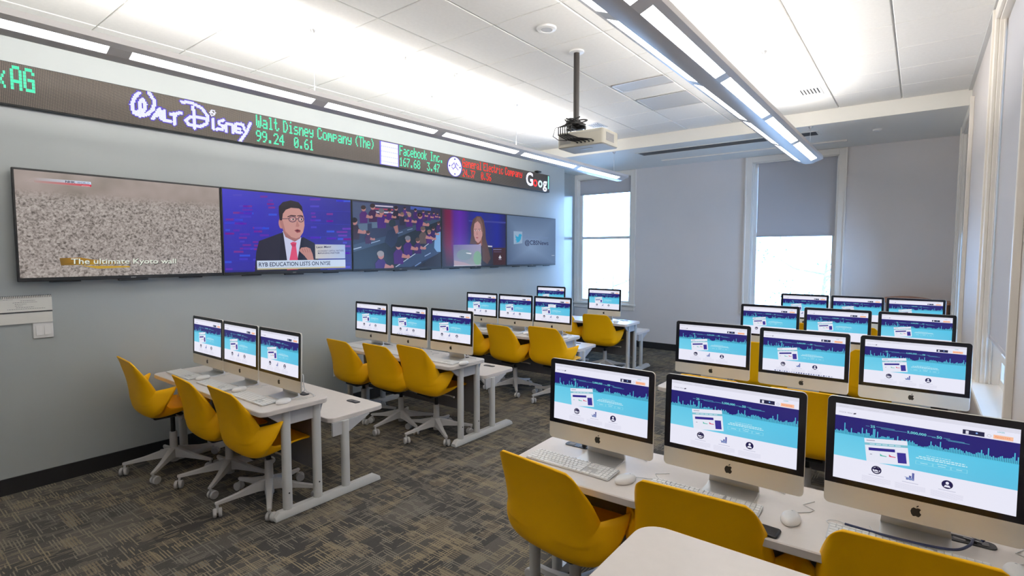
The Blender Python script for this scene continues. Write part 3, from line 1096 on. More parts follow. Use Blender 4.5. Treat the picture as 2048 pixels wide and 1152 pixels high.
def pic_control_room():
    p = Pic().homog([(104, 45), (1165, 138), (1166, 880), (110, 905)])
    p.poly([(104, 45), (1165, 138), (1166, 880), (110, 905)], 0, 0, cols=[(56, 62, 96), (44, 42, 78), (26, 34, 56), (28, 40, 60)])
    p.poly([(104, 60), (340, 80), (340, 330), (104, 350)], (72, 84, 118), 1)
    for k in range(4):
        p.poly([(350, 95 + k * 40), (590, 110 + k * 38), (590, 128 + k * 38), (350, 113 + k * 40)], (170, 60, 90) if k % 2 else (200, 190, 210), 2)
    p.poly([(800, 110), (1050, 130), (1050, 165), (800, 150)], (70, 90, 170), 1)
    # long curved consoles
    p.poly([(110, 600), (500, 490), (850, 345), (1165, 235), (1165, 290), (880, 400), (520, 560), (110, 690)], (52, 70, 96), 2)
    p.poly([(110, 690), (520, 560), (880, 400), (1165, 290), (1165, 470), (900, 620), (600, 880), (110, 900)], (27, 37, 48), 2)
    p.line([(112, 655), (200, 630)], 12, (170, 185, 210), 3)
    p.line([(300, 585), (425, 545)], 10, (150, 170, 200), 3)
    p.line([(640, 455), (700, 435)], 9, (130, 150, 185), 3)
    p.line([(760, 412), (820, 395)], 9, (130, 150, 185), 3)
    p.poly([(600, 882), (1166, 500), (1166, 700), (800, 880)], (50, 70, 105), 4)
    p.line([(615, 880), (900, 680), (1090, 525)], 9, (185, 195, 215), 5)
    p.line([(970, 745), (1040, 705)], 10, (150, 170, 210), 5)
    p.line([(850, 870), (920, 825)], 12, (110, 140, 190), 5)
    p.poly([(880, 880), (1166, 690), (1166, 878)], (30, 26, 34), 5)
    p.poly([(1095, 460), (1166, 430), (1166, 690), (1120, 690), (1085, 640)], (120, 165, 215), 6)
    # screens on desks
    for q in ([(170, 340), (280, 330), (280, 420), (175, 430)], [(330, 315), (412, 310), (412, 385), (332, 390)]):
        p.poly(q, (90, 110, 135), 3)

    def figure(x, y, s, shirt, hair=(40, 28, 26), skin=(180, 124, 120), lean=0, ly=6):
        p.poly([(x - 38 * s, y + 130 * s), (x - 42 * s, y + 40 * s), (x - 20 * s, y + 8 * s), (x + 20 * s, y + 8 * s), (x + 40 * s, y + 45 * s), (x + 36 * s, y + 130 * s)], shirt, ly)
        p.poly([(x + 30 * s, y + 40 * s), (x + (75 + lean) * s, y + 62 * s), (x + (70 + lean) * s, y + 82 * s), (x + 22 * s, y + 75 * s)], shirt if lean else skin, ly + 1)
        p.ell(x + (78 + lean) * s, y + 66 * s, 13 * s, 17 * s, skin, ly + 2)
        p.ell(x, y - 22 * s, 22 * s, 30 * s, skin, ly + 1)
        p.ell(x - 3 * s, y - 34 * s, 25 * s, 22 * s, hair, ly + 2)
    pur = (70, 22, 110)
    for x, y, s, sh, hr in ((235, 170, 1.2, (78, 26, 110), (52, 36, 34)), (345, 150, 1.25, (60, 24, 70), (48, 34, 34)), (450, 215, 1.35, (66, 22, 118), (104, 104, 112)),
                            (545, 190, 0.9, pur, (44, 30, 30)), (625, 160, 0.95, (34, 26, 48), (40, 28, 28)), (700, 235, 0.9, (40, 36, 60), (120, 96, 82)),
                            (785, 240, 1.0, pur, (150, 130, 120)), (860, 175, 0.7, (60, 24, 100), (40, 30, 34)), (915, 260, 1.25, (58, 18, 110), (40, 30, 34)),
                            (955, 190, 0.65, pur, (60, 44, 40)), (1025, 205, 0.65, (70, 24, 106), (60, 44, 40)), (1085, 205, 0.55, pur, (50, 40, 40)),
                            (1130, 215, 0.5, (60, 30, 100), (60, 44, 40)), (730, 150, 0.6, (80, 40, 120), (50, 40, 44))):
        figure(x, y, s, sh, hr)
    p.poly([(480, 560), (520, 420), (590, 400), (650, 470), (620, 600), (560, 640)], (34, 44, 72), 10)
    p.ell(575, 325, 42, 48, (36, 50, 60), 10)
    p.poly([(590, 370), (640, 350), (650, 440), (620, 460)], (160, 110, 106), 11)
    p.poly([(510, 640), (620, 600), (640, 700), (520, 760)], (24, 32, 44), 9)
    for x, y, s, sh, hr in ((125, 340, 1.5, (50, 28, 44), (28, 24, 26)), (285, 470, 0.9, (62, 24, 70), (60, 36, 36)), (1025, 460, 0.95, pur, (130, 100, 84)),
                            (1075, 410, 0.8, (50, 24, 90), (52, 38, 36)), (885, 570, 1.1, (56, 20, 92), (80, 62, 52)), (950, 430, 1.2, (92, 76, 72), (100, 84, 76)),
                            (765, 560, 1.35, (62, 20, 112), (112, 116, 130)), (1140, 340, 0.7, (60, 24, 90), (70, 50, 44)),
                            (650, 650, 1.5, (70, 18, 112), (26, 32, 44)), (435, 770, 1.7, (60, 20, 110), (150, 146, 150))):
        figure(x, y, s, sh, hr, ly=12)
    # keep the picture inside its frame
    for it in p.items:
        it[1][:] = [(min(1, max(0, u)), min(1, max(0, v))) for u, v in it[1]]
    return p


def pic_interview():
    p = Pic().homog([(1200, 145), (1985, 222), (1990, 860), (1195, 880)])
    xs = [(1195, (48, 40, 62)), (1250, (110, 16, 60)), (1300, (120, 12, 70)), (1350, (84, 20, 140)), (1420, (92, 20, 168)), (1500, (70, 18, 140)), (1540, (34, 30, 130)), (1640, (22, 30, 150)), (1760, (28, 36, 130)), (1880, (16, 28, 150)), (1990, (24, 24, 90))]
    for (x0, c0), (x1, c1) in zip(xs[:-1], xs[1:]):
        yt0, yt1 = 145 + (x0 - 1200) * 0.098, 145 + (x1 - 1200) * 0.098
        yb0, yb1 = 880 - (x0 - 1195) * 0.025, 880 - (x1 - 1195) * 0.025
        d0, d1 = tuple(int(v * 0.35 + 14) for v in c0), tuple(int(v * 0.35 + 14) for v in c1)
        ym0, ym1 = 600, 600
        p.poly([(x0, yt0), (x1, yt1), (x1, ym1), (x0, ym0)], 0, 0, cols=[c0, c1, c1, c0])
        p.poly([(x0, ym0), (x1, ym1), (x1, yb1), (x0, yb0)], 0, 0, cols=[c0, c1, d1, d0])
    p.poly([(1530, 285), (1985, 310), (1985, 330), (1530, 305)], (56, 60, 150), 1)
    p.poly([(1830, 640), (1988, 640), (1988, 858), (1830, 862)], (62, 30, 34), 1)
    # person with long brown hair and a dark jacket
    p.poly([(1560, 862), (1600, 640), (1700, 590), (1780, 610), (1822, 650), (1835, 858)], (44, 46, 58), 2)
    p.poly([(1540, 590), (1560, 480), (1555, 380), (1580, 280), (1630, 236), (1680, 240), (1715, 290), (1735, 400), (1740, 520), (1770, 640), (1800, 780), (1760, 850), (1700, 800), (1690, 600)], (92, 66, 60), 3)
    p.poly([(1590, 400), (1600, 330), (1640, 300), (1675, 340), (1695, 400), (1698, 480), (1680, 540), (1645, 580), (1610, 545), (1592, 480)], (196, 146, 142), 4)
    p.poly([(1625, 560), (1690, 520), (1695, 600), (1660, 640), (1625, 600)], (170, 118, 114), 3)
    p.poly([(1600, 330), (1632, 246), (1665, 250), (1700, 330), (1712, 470), (1690, 430), (1670, 330), (1640, 300)], (120, 88, 78), 5)
    for cx in (1612, 1662):
        p.ell(cx, 418, 13, 7, (225, 205, 205), 5)
        p.ell(cx, 418, 6, 6, (40, 26, 30), 6)
        p.line([(cx - 16, 402), (cx + 16, 400)], 5, (90, 60, 56), 6)
    p.poly([(1630, 420), (1642, 470), (1622, 474)], (176, 124, 122), 5)
    p.poly([(1612, 508), (1632, 502), (1652, 510), (1632, 520)], (160, 74, 82), 5)
    p.poly([(1640, 600), (1680, 580), (1682, 830), (1650, 850)], (190, 176, 200), 4)
    # pale translucent panel before the person
    p.poly([(1335, 600), (1680, 596), (1680, 872), (1340, 880)], 0, 6, cols=[(112, 100, 150), (160, 152, 186), (150, 160, 150), (140, 140, 165)])
    p.ell(1470, 730, 95, 70, (124, 140, 146), 7)
    p.ell(1635, 770, 50, 90, (128, 168, 138), 7)
    p.poly([(1340, 800), (1480, 830), (1560, 862), (1345, 872)], (176, 150, 158), 7)
    p.poly([(1490, 700), (1560, 705), (1555, 722), (1500, 712)], (226, 226, 226), 8)
    p.poly([(1335, 868), (1682, 860), (1682, 872), (1340, 882)], (206, 206, 216), 8)
    p.poly([(1765, 610), (1820, 614), (1820, 630), (1770, 628)], (200, 196, 206), 5)
    p.text('BUSINESS NEWS', (1832, 668), (1938, 668), (1832, 652), (150, 150, 170), 5) if False else None
    p.poly([(1832, 655), (1935, 657), (1935, 668), (1832, 668)], (120, 116, 150), 5)
    p.poly([(1840, 686), (1935, 688), (1935, 696), (1840, 696)], (96, 80, 110), 5)
    p.ell(1918, 765, 17, 14, (205, 205, 215), 5)
    p.poly([(1905, 760), (1918, 730), (1930, 760)], (205, 205, 215), 5)
    p.rect(1900, 1936, 784, 796, (130, 120, 140), 5)
    for it in p.items:
        it[1][:] = [(min(1, max(0, u)), min(1, max(0, v))) for u, v in it[1]]
    return p


def pic_bird():
    # crop frame of the last television
    p = Pic().homog([(728, 228), (1203, 272), (1203, 716), (730, 730)])
    c = [(728, 228), (1203, 272), (1203, 716), (730, 730)]
    ctr = (960, 560)
    edge = [(92, 112, 142), (84, 102, 130), (84, 104, 134), (74, 92, 124)]
    for i in range(4):
        j = (i + 1) % 4
        p.poly([c[i], c[j], ctr], 0, 0, cols=[edge[i], edge[j], (128, 152, 186)])
    p.poly([(795, 390), (880, 396), (880, 512), (797, 522)], (150, 174, 200), 1)
    b = [(806, 478), (826, 482), (812, 470), (824, 466), (808, 448), (818, 448), (806, 424), (830, 446), (842, 448), (844, 428), (856, 416), (868, 424), (876, 420), (871, 432), (878, 434), (870, 444), (866, 472), (850, 498), (830, 506), (815, 504), (828, 496), (822, 488)]
    p.poly(b, (40, 160, 205), 2)
    p.text('Follow us on Twitter', (892, 466), (1135, 470), (892, 436), (112, 134, 172), 2)
    p.text('@CBSNews', (905, 540), (1136, 544), (905, 478), (44, 52, 88), 2, 0.02)
    p.rect(1168, 1196, 632, 640, (150, 160, 176), 2)
    return p


TV0 = 0.797
make_tv('wall television showing a rippled sandy surface, first of the row', TV0, None, tv_sand)
make_tv('wall television showing a person in dark suit and pink tie on blue', TV0 + TVW, pic_anchor())
make_tv('wall television showing a crowd in purple shirts in a control room', TV0 + 2 * TVW, pic_control_room())
make_tv('wall television showing a person with long brown hair against purple and blue', TV0 + 3 * TVW, pic_interview())
make_tv('wall television showing a small blue bird sign on plain grey blue', TV0 + 4 * TVW, pic_bird())


# ------------------------------------------------------------------ stock ticker
FONT = {'(': '001C224100', ')': '0041221C00', '.': '0060600000', '0': '3E5149453E', '1': '00427F4000', '2': '4261514946', '3': '2141454B31', '4': '1814127F10',
        '5': '2745454539', '6': '3C4A494930', '7': '0171090503', '8': '3649494936', '9': '064949291E', 'A': '7E1111117E', 'C': '3E41414122', 'D': '7F4141221C',
        'E': '7F49494941', 'F': '7F09090901', 'G': '3E4149497A', 'I': '00417F4100', 'T': '01017F0101', 'W': '3F4038403F', 'a': '2054545478', 'b': '7F48444438',
        'c': '3844444420', 'e': '3854545418', 'h': '7F08040478', 'i': '00447D4000', 'k': '7F10284400', 'l': '00417F4000', 'm': '7C04180478', 'n': '7C08040478',
        'o': '3844444438', 'p': '7C14141408', 'r': '7C08040408', 's': '4854545420', 't': '043F444020', 'x': '4428102844', 'y': '0C5050503C', ' ': '0000000000'}
TKL, TKZ0, TKZ1 = 7.42, 2.70, 2.985
TKY0 = 0.05


def ticker():
    root = thing('stock_ticker', 'long dark LED ticker with company names and prices above the televisions', 'LED sign', (XL, TKY0, TKZ0), R(90))
    L, H = TKL - TKY0, TKZ1 - TKZ0
    MB().bbox(0, L, -0.07, -0.002, 0, H, 0.003).build('casing', M['black'], root)
    MB().box(0.004, L - 0.004, -0.0712, -0.0695, 0.004, H - 0.004).build('diode_panel', M['diodes'], root, smooth=False)
    # pixel columns of the sign, from the place along it; px are positions on the sign's photograph
    p = Pic().homog([(0, 136), (1097, 346), (1095, 383), (0, 213)])
    # the homography's (0..1) runs from y=0.775 to the end of the sign
    ya = 0.80 - TKY0
    cell = H / 34.0
    XF = XL + 0.0716

    def sight(px, py):
        d = cam.rotation_euler.to_matrix() @ Vector(((px - 1024) / 1055, (576 - py) / 1055, -1))
        return -d.y / d.x

    def uv(px, py):
        v = p.m((px, py))[1]
        y = XF * -sight(px, py)                # where the sight line meets the face of the sign
        return y - TKY0, v * H

    def fit_text(out, s, a, b_, rows, col):
        """bitmap letters between photograph points a (left) and b_ (right) in the given rows (v0,v1)"""
        x0 = uv(*a)[0]
        x1 = uv(*b_)[0]
        n = len(s) * 6 - 1
        w = (x1 - x0) / n
        h = (rows[1] - rows[0]) * H / 8.0
        for i, ch in enumerate(s):
            cols = FONT[ch]
            for cx in range(5):
                bits = int(cols[cx * 2:cx * 2 + 2], 16)
                for r_ in range(8):
                    if bits >> r_ & 1:
                        xx = x0 + (i * 6 + cx) * w
                        zz = rows[1] * H - (r_ + 1) * h
                        out.append((xx, xx + w * 1.45, zz + h * 0.06, zz + h * 0.98, col))

    def stroke(out, lines, col, wid):
        seen = set()
        for ln in lines:
            q = [uv(x / 2.924, y / 2.924) for x, y in ln]
            for a, b_ in zip(q[:-1], q[1:]):
                n = max(2, int(math.hypot(b_[0] - a[0], b_[1] - a[1]) / (cell * 0.4)))
                for i in range(n + 1):
                    t = i / n
                    cx, cz = a[0] + (b_[0] - a[0]) * t, a[1] + (b_[1] - a[1]) * t
                    for dx in range(-3, 4):
                        for dz in range(-3, 4):
                            ix, iz = round(cx / cell) + dx, round(cz / cell) + dz
                            if math.hypot(ix * cell - cx, iz * cell - cz) < wid * cell:
                                seen.add((ix, iz))
        for ix, iz in seen:
            if 0.5 * cell < iz * cell < H - 0.5 * cell:
                out.append((ix * cell - cell * 0.47, ix * cell + cell * 0.47, iz * cell - cell * 0.47, iz * cell + cell * 0.47, col))

    def lit(name, cells, label=None):
        pc = Pic()
        for x0, x1, z0, z1, c in cells:
            pc.rect(x0, x1, z0, z1, c, 1)
        o = pc.build(name, M['led'], root, 0, 1, 0, 1, -0.0716)
        if label:
            o['label'] = label
    GRN, RED, WHT, HALO = (70, 235, 180), (245, 48, 36), (228, 230, 255), (70, 50, 190)
    c = []
    def words(col, *items):
        for s_, a_, b_, rows in items:
            q = []
            fit_text(q, s_, a_, b_, rows, col)
            lit('ticker_text', q)
    words(GRN, ('AG', (20, 150), (67, 155), (0.28, 0.93)), ('x', (-8, 150), (9, 150), (0.28, 0.93)))
    W = [[(815, 575), (788, 598), (772, 640), (785, 682), (820, 697), (865, 690), (898, 660), (905, 620), (885, 590), (872, 574)],
         [(800, 690), (822, 660), (820, 625), (836, 610), (852, 635), (845, 665), (820, 688)],
         [(895, 712), (915, 685), (935, 660), (942, 712)], [(915, 695), (942, 695)],
         [(962, 672), (962, 722), (1000, 728)],
         [(1000, 690), (1062, 682)], [(1025, 690), (1020, 742)],
         [(1065, 622), (1120, 628), (1180, 655), (1215, 700), (1212, 740), (1170, 758), (1105, 748), (1088, 722), (1115, 702), (1205, 712)],
         [(1130, 650), (1140, 765)],
         [(1248, 715), (1250, 768)],
         [(1308, 722), (1282, 728), (1285, 745), (1308, 755), (1300, 772), (1268, 770)],
         [(1322, 782), (1325, 740), (1362, 748), (1362, 788)],
         [(1412, 742), (1380, 742), (1382, 785), (1410, 788)], [(1382, 765), (1404, 768)],
         [(1420, 745), (1432, 775), (1440, 780)], [(1465, 738), (1440, 790), (1405, 835)]]
    dot = [[(1245 + 15 * math.cos(R(a)), 682 + 15 * math.sin(R(a))) for a in range(0, 361, 60)], [(1240, 680), (1250, 684)]]
    c = []
    stroke(c, W, WHT, 1.55)
    stroke(c, dot, WHT, 0.7)
    pc = Pic()
    h = []
    stroke(h, W, HALO, 2.5)
    for x0, x1, z0, z1, k in h:
        pc.rect(x0, x1, z0, z1, k, 1)
    for x0, x1, z0, z1, k in c:
        pc.rect(x0, x1, z0, z1, k, 2)
    o = pc.build('ticker_logo', M['led'], root, 0, 1, 0, 1, -0.0714)
    o['label'] = 'white script company logo with violet glow'
    words(GRN, ('Walt', (512, 250), (559, 300), (0.50, 0.97)), ('Disney', (566, 250), (627, 300), (0.50, 0.97)), ('Company', (634, 250), (703, 300), (0.50, 0.97)), ('(The)', (709, 250), (748, 300), (0.50, 0.97)),
          ('99.24', (512, 280), (568, 290), (0.06, 0.48)), ('0.61', (588, 290), (627, 300), (0.06, 0.48)))
    # pale square logo
    pc = Pic()
    x0, x1 = uv(762, 300)[0], uv(796, 310)[0]
    pc.rect(x0 - 0.02, x1 + 0.01, 0.01, H - 0.01, (90, 80, 220), 1)
    pc.rect(x0, x1, 0.015, H - 0.015, (236, 236, 255), 2)
    for i in range(4):
        for j in range(9):
            pc.rect(x0 + (j + 0.1) * (x1 - x0) / 9, x0 + (j + 0.8) * (x1 - x0) / 9, H * (0.15 + 0.2 * i), H * (0.15 + 0.2 * i) + 0.012, (196, 200, 240), 3)
    o = pc.build('ticker_logo', M['led'], root, 0, 1, 0, 1, -0.0714)
    o['label'] = 'white lit square logo'
    words(GRN, ('Facebook', (799, 310), (854, 325), (0.48, 0.95)), ('Inc.', (860, 310), (886, 325), (0.48, 0.95)), ('167.68', (799, 330), (840, 340), (0.04, 0.46)), ('3.47', (854, 340), (879, 345), (0.04, 0.46)))
    # round white monogram
    pc = Pic()
    xc = (uv(896, 335)[0] + uv(923, 338)[0]) / 2
    rr = (uv(923, 338)[0] - uv(896, 335)[0]) / 2
    pc.ell(xc, H * 0.49, rr * 1.12, H * 0.47, (60, 50, 170), 1, 28)
    pc.ell(xc, H * 0.49, rr, H * 0.44, (240, 240, 255), 2, 28)
    for k in range(4):
        a = R(45 + 90 * k)
        pc.ell(xc + rr * 0.78 * math.cos(a + 0.78), H * 0.49 + H * 0.34 * math.sin(a + 0.78), rr * 0.11, H * 0.04, (60, 50, 170), 3, 8)
    pc.line([(xc - rr * 0.5, H * 0.5), (xc - rr * 0.1, H * 0.66), (xc + rr * 0.1, H * 0.5), (xc - rr * 0.25, H * 0.36), (xc - rr * 0.45, H * 0.45)], 0.012, (120, 110, 200), 3)
    pc.line([(xc + rr * 0.5, H * 0.55), (xc + rr * 0.2, H * 0.66), (xc + rr * 0.1, H * 0.48), (xc + rr * 0.5, H * 0.36)], 0.012, (120, 110, 200), 3)
    o = pc.build('ticker_logo', M['led'], root, 0, 1, 0, 1, -0.0714)
    o['label'] = 'round white lit monogram'
    words(RED, ('General', (925, 335), (963, 355), (0.48, 0.95)), ('Electric', (967, 335), (1006, 355), (0.48, 0.95)), ('Company', (1010, 335), (1044, 355), (0.48, 0.95)),
          ('24.37', (925, 350), (950, 355), (0.04, 0.46)), ('0.56', (962, 355), (982, 358), (0.04, 0.46)))
    pc = Pic()
    for ch, a, b_, col, lo, hi in (('G', 1052, 1066, (240, 240, 255), 0.2, 0.95), ('o', 1066, 1075, (235, 60, 60), 0.2, 0.62), ('o', 1076, 1085, (215, 240, 240), 0.2, 0.62),
                                   ('g', 1085.5, 1094, (240, 240, 255), 0.02, 0.62), ('l', 1095, 1097.5, (150, 240, 225), 0.2, 0.95)):
        xa, xb = uv(a, 360)[0], min(uv(b_, 362)[0], L - 0.005)
        if ch == 'l':
            xa, xb = L - 0.05, L - 0.018
        pc.text(ch, (xa, lo * H), (xb, lo * H), (xa, hi * H), col, 1, 0.03)
    o = pc.build('ticker_logo', M['led'], root, 0, 1, 0, 1, -0.0716)
    o['label'] = 'coloured letters at the far end of the sign'


ticker()
root = thing('ceiling_camera', 'tiny black camera perched on top of the ticker near its far end', 'camera', (XL + 0.04, 7.1, TKZ1), 0)
MB().bbox(-0.015, 0.015, -0.02, 0.02, 0, 0.012, 0.003).build('foot', M['black'], root)
MB().bbox(-0.012, 0.05, -0.06, 0.06, 0.012, 0.035, 0.006).build('body', M['black'], root)


# ------------------------------------------------------------------ on the television wall
def notebook():
    root = thing('flip_notebook', 'white spiral notebook of notes fixed on the wall below the first television', 'notebook', (XL, 0.845, 1.195), R(90))
    z0 = 0.0
    for k in range(4):
        MB().box(-0.145, 0.14 - 0.0, -0.006 - 0.002 * (3 - k), -0.004 - 0.002 * (3 - k) + 0.0, 0.0 + 0.018 * k, 0.10 + 0.012 * k).build('page', M['paper'], root, smooth=False)
    MB().box(-0.145, 0.14, -0.016, -0.014, 0.085, 0.195).build('cover_sheet', M['paper'], root, smooth=False)
    MB().box(-0.145, 0.14, -0.0165, -0.013, 0.078, 0.085).build('binding_strip', M['black'], root, smooth=False)
    MB().box(-0.14, 0.135, -0.013, -0.0005, 0.0, 0.19).build('backing_board', M['paper'], root, smooth=False)
    sp = MB()
    for k in range(30):
        x = -0.14 + k * 0.0095
        sp.tube([(x, -0.02, 0.182), (x, -0.022, 0.192), (x, -0.012, 0.199), (x, -0.006, 0.194)], 0.0012, 5)
    sp.build('spiral', M['black'], root)
    pr = MB()
    r = random.Random(2)
    for row, (a, b_) in enumerate(((-0.12, -0.07), (-0.03, 0.05), (-0.07, 0.06), (-0.06, 0.0), (-0.06, -0.02), (-0.055, 0.04), (-0.1, 0.1))):
        x = a
        while x < b_:
            w = r.uniform(0.004, 0.012)
            pr.box(x, min(x + w, b_), -0.0164, -0.0159, 0.172 - row * 0.0115, 0.1745 - row * 0.0115)
            x += w + 0.003
    pr.build('printed_lines', M['ink'], root, smooth=False)


notebook()
root = thing('light_switch', 'white double rocker light switch on the wall under the notebook', 'light switch', (XL, 0.93, 1.138), R(90))
MB().bbox(-0.056, 0.056, -0.007, 0, -0.058, 0.058, 0.003).build('plate', M['white'], root)
for s in (-1, 1):
    MB().prism([(-0.007, -0.034), (-0.014, -0.034), (-0.009, 0.034), (-0.007, 0.034)], 'x', s * 0.023 - 0.0165, s * 0.023 + 0.0165).build('rocker', M['white'], root)
for yy, lab in ((3.336, 'white wall outlet behind the second desk by the television wall'), (5.1, 'white wall outlet behind the third desk by the television wall')):
    root = thing('wall_outlet', lab, 'outlet', (XL, yy, 0.41), R(90), 'outlets on the television wall')
    MB().bbox(-0.036, 0.036, -0.006, 0, -0.058, 0.058, 0.002).build('plate', M['white'], root)
    for s in (-1, 1):
        MB().bbox(-0.016, 0.016, -0.008, -0.005, s * 0.024 - 0.014, s * 0.024 + 0.014, 0.001).build('socket', M['cord_white'], root)


# ------------------------------------------------------------------ desks
def make_desk(x0, x1, grommets):
    """local: front edge at y=0, x from x0 to x1; low bench shelf behind"""
    root = thing('computer_desk', 'x', 'desk', (0, 0, 0), 0, 'two-level computer desks')
    D = 0.47
    top = MB().rrect(x0, x1, 0, D, 0.697, 0.73, 0.05, 0.004)
    top.build('desktop', M['desk'], root)
    MB().rrect(x0 + 0.06, x1 - 0.06 - 0.0, D + 0.03, D + 0.50, 0.522, 0.555, 0.05, 0.004).build('lower_shelf', M['desk'], root)
    for sx, xe in ((1, x0 + 0.06), (-1, x1 - 0.06)):
        r = MB()
        r.loft([[(xe - a, y, 0.0) for a in (-0.03, 0.03)] + [(xe + a * 1.0, y, z) for a, z in ((-0.03, 0.03), (-0.018, 0.055), (0.018, 0.055), (0.03, 0.03))][0:0] for y in ()] or [
            [(xe - 0.028, y, 0.004), (xe + 0.028, y, 0.004), (xe + 0.03, y, zt * 0.5), (xe + 0.02, y, zt), (xe - 0.02, y, zt), (xe - 0.03, y, zt * 0.5)]
            for y, zt in ((0.09, 0.03), (0.12, 0.055), (0.86, 0.055), (0.9, 0.03))])
        r.build('foot_rail', M['frame'], root)
        for yl, zt in ((0.185, 0.698), (0.40, 0.698), (0.62, 0.523)):
            MB().rrect(xe - 0.022, xe + 0.022, yl - 0.03, yl + 0.03, 0.05, zt, 0.02, 0.001, 4).build('leg', M['frame'], root)
        for yl in (0.185, 0.40):
            MB().lathe([(0.0005, 0.0), (0.005, 0.0), (0.005, 0.003), (0.0005, 0.003)], (xe + sx * -0.0225 - (0.003 if sx > 0 else 0), yl, 0.16), 10, 'x').build('bolt', M['black'], root)
        br = MB()
        br.prism([(0.05, 0.697), (0.17, 0.60), (0.42, 0.60), (0.45, 0.697)], 'x', xe - 0.009, xe + 0.009)
        br.prism([(D + 0.05, 0.522), (D + 0.05, 0.43), (0.64, 0.43), (0.83, 0.522)], 'x', xe - 0.009, xe + 0.009)
        br.build('side_bracket', M['panel'], root, smooth=False)
    MB().bbox(x0 + 0.08, x1 - 0.08, 0.41, 0.425, 0.22, 0.69, 0.002).build('modesty_panel', M['dark_panel'], root)
    for gx_, gy_, gz in grommets:
        g = MB()
        g.rrect(gx_ - 0.065, gx_ + 0.065, gy_ - 0.026, gy_ + 0.026, gz - 0.001, gz + 0.004, 0.02, 0.002)
        go = g.build('power_grommet', M['black'], root)
        s = MB()
        for k in (-0.03, 0.03):
            s.bbox(gx_ + k - 0.016, gx_ + k + 0.016, gy_ - 0.014, gy_ + 0.014, gz + 0.0035, gz + 0.0055, 0.001)
        s.build('socket', M['dark_panel'], go)
    return root


LX0, LX1 = -4.83, -3.095
RX0, RX1 = -1.475, 0.325
LY = [1.545, 3.165, 4.875, 6.545]
RY = [1.86, 3.62, 5.33, 7.12]
ORD = ['front', 'second', 'third', 'last']
SIDE = {'L': 'by the television wall', 'R': 'by the window wall'}
ENDN = {'L': ['wall end', 'middle', 'aisle end'], 'R': ['aisle end', 'middle', 'window end']}

dl = make_desk(LX0, LX1, [(-3.32, 0.40, 0.73), (-4.45, 0.41, 0.73), (-3.40, 0.87, 0.555)])
dr = make_desk(RX0, RX1, [(-1.30, 0.40, 0.73), (0.19, 0.37, 0.73), (-1.2, 0.87, 0.555)])
for i in range(4):
    place_copy(dl, i > 0, (0, LY[i], 0), 0, 'white two-level computer desk, %s of the four desks by the television wall' % ORD[i])
    place_copy(dr, i > 0, (0, RY[i] + (0.042 if i == 0 else 0), 0), R(2.4) if i == 0 else 0, 'white two-level computer desk, %s of the four desks by the window wall' % ORD[i])


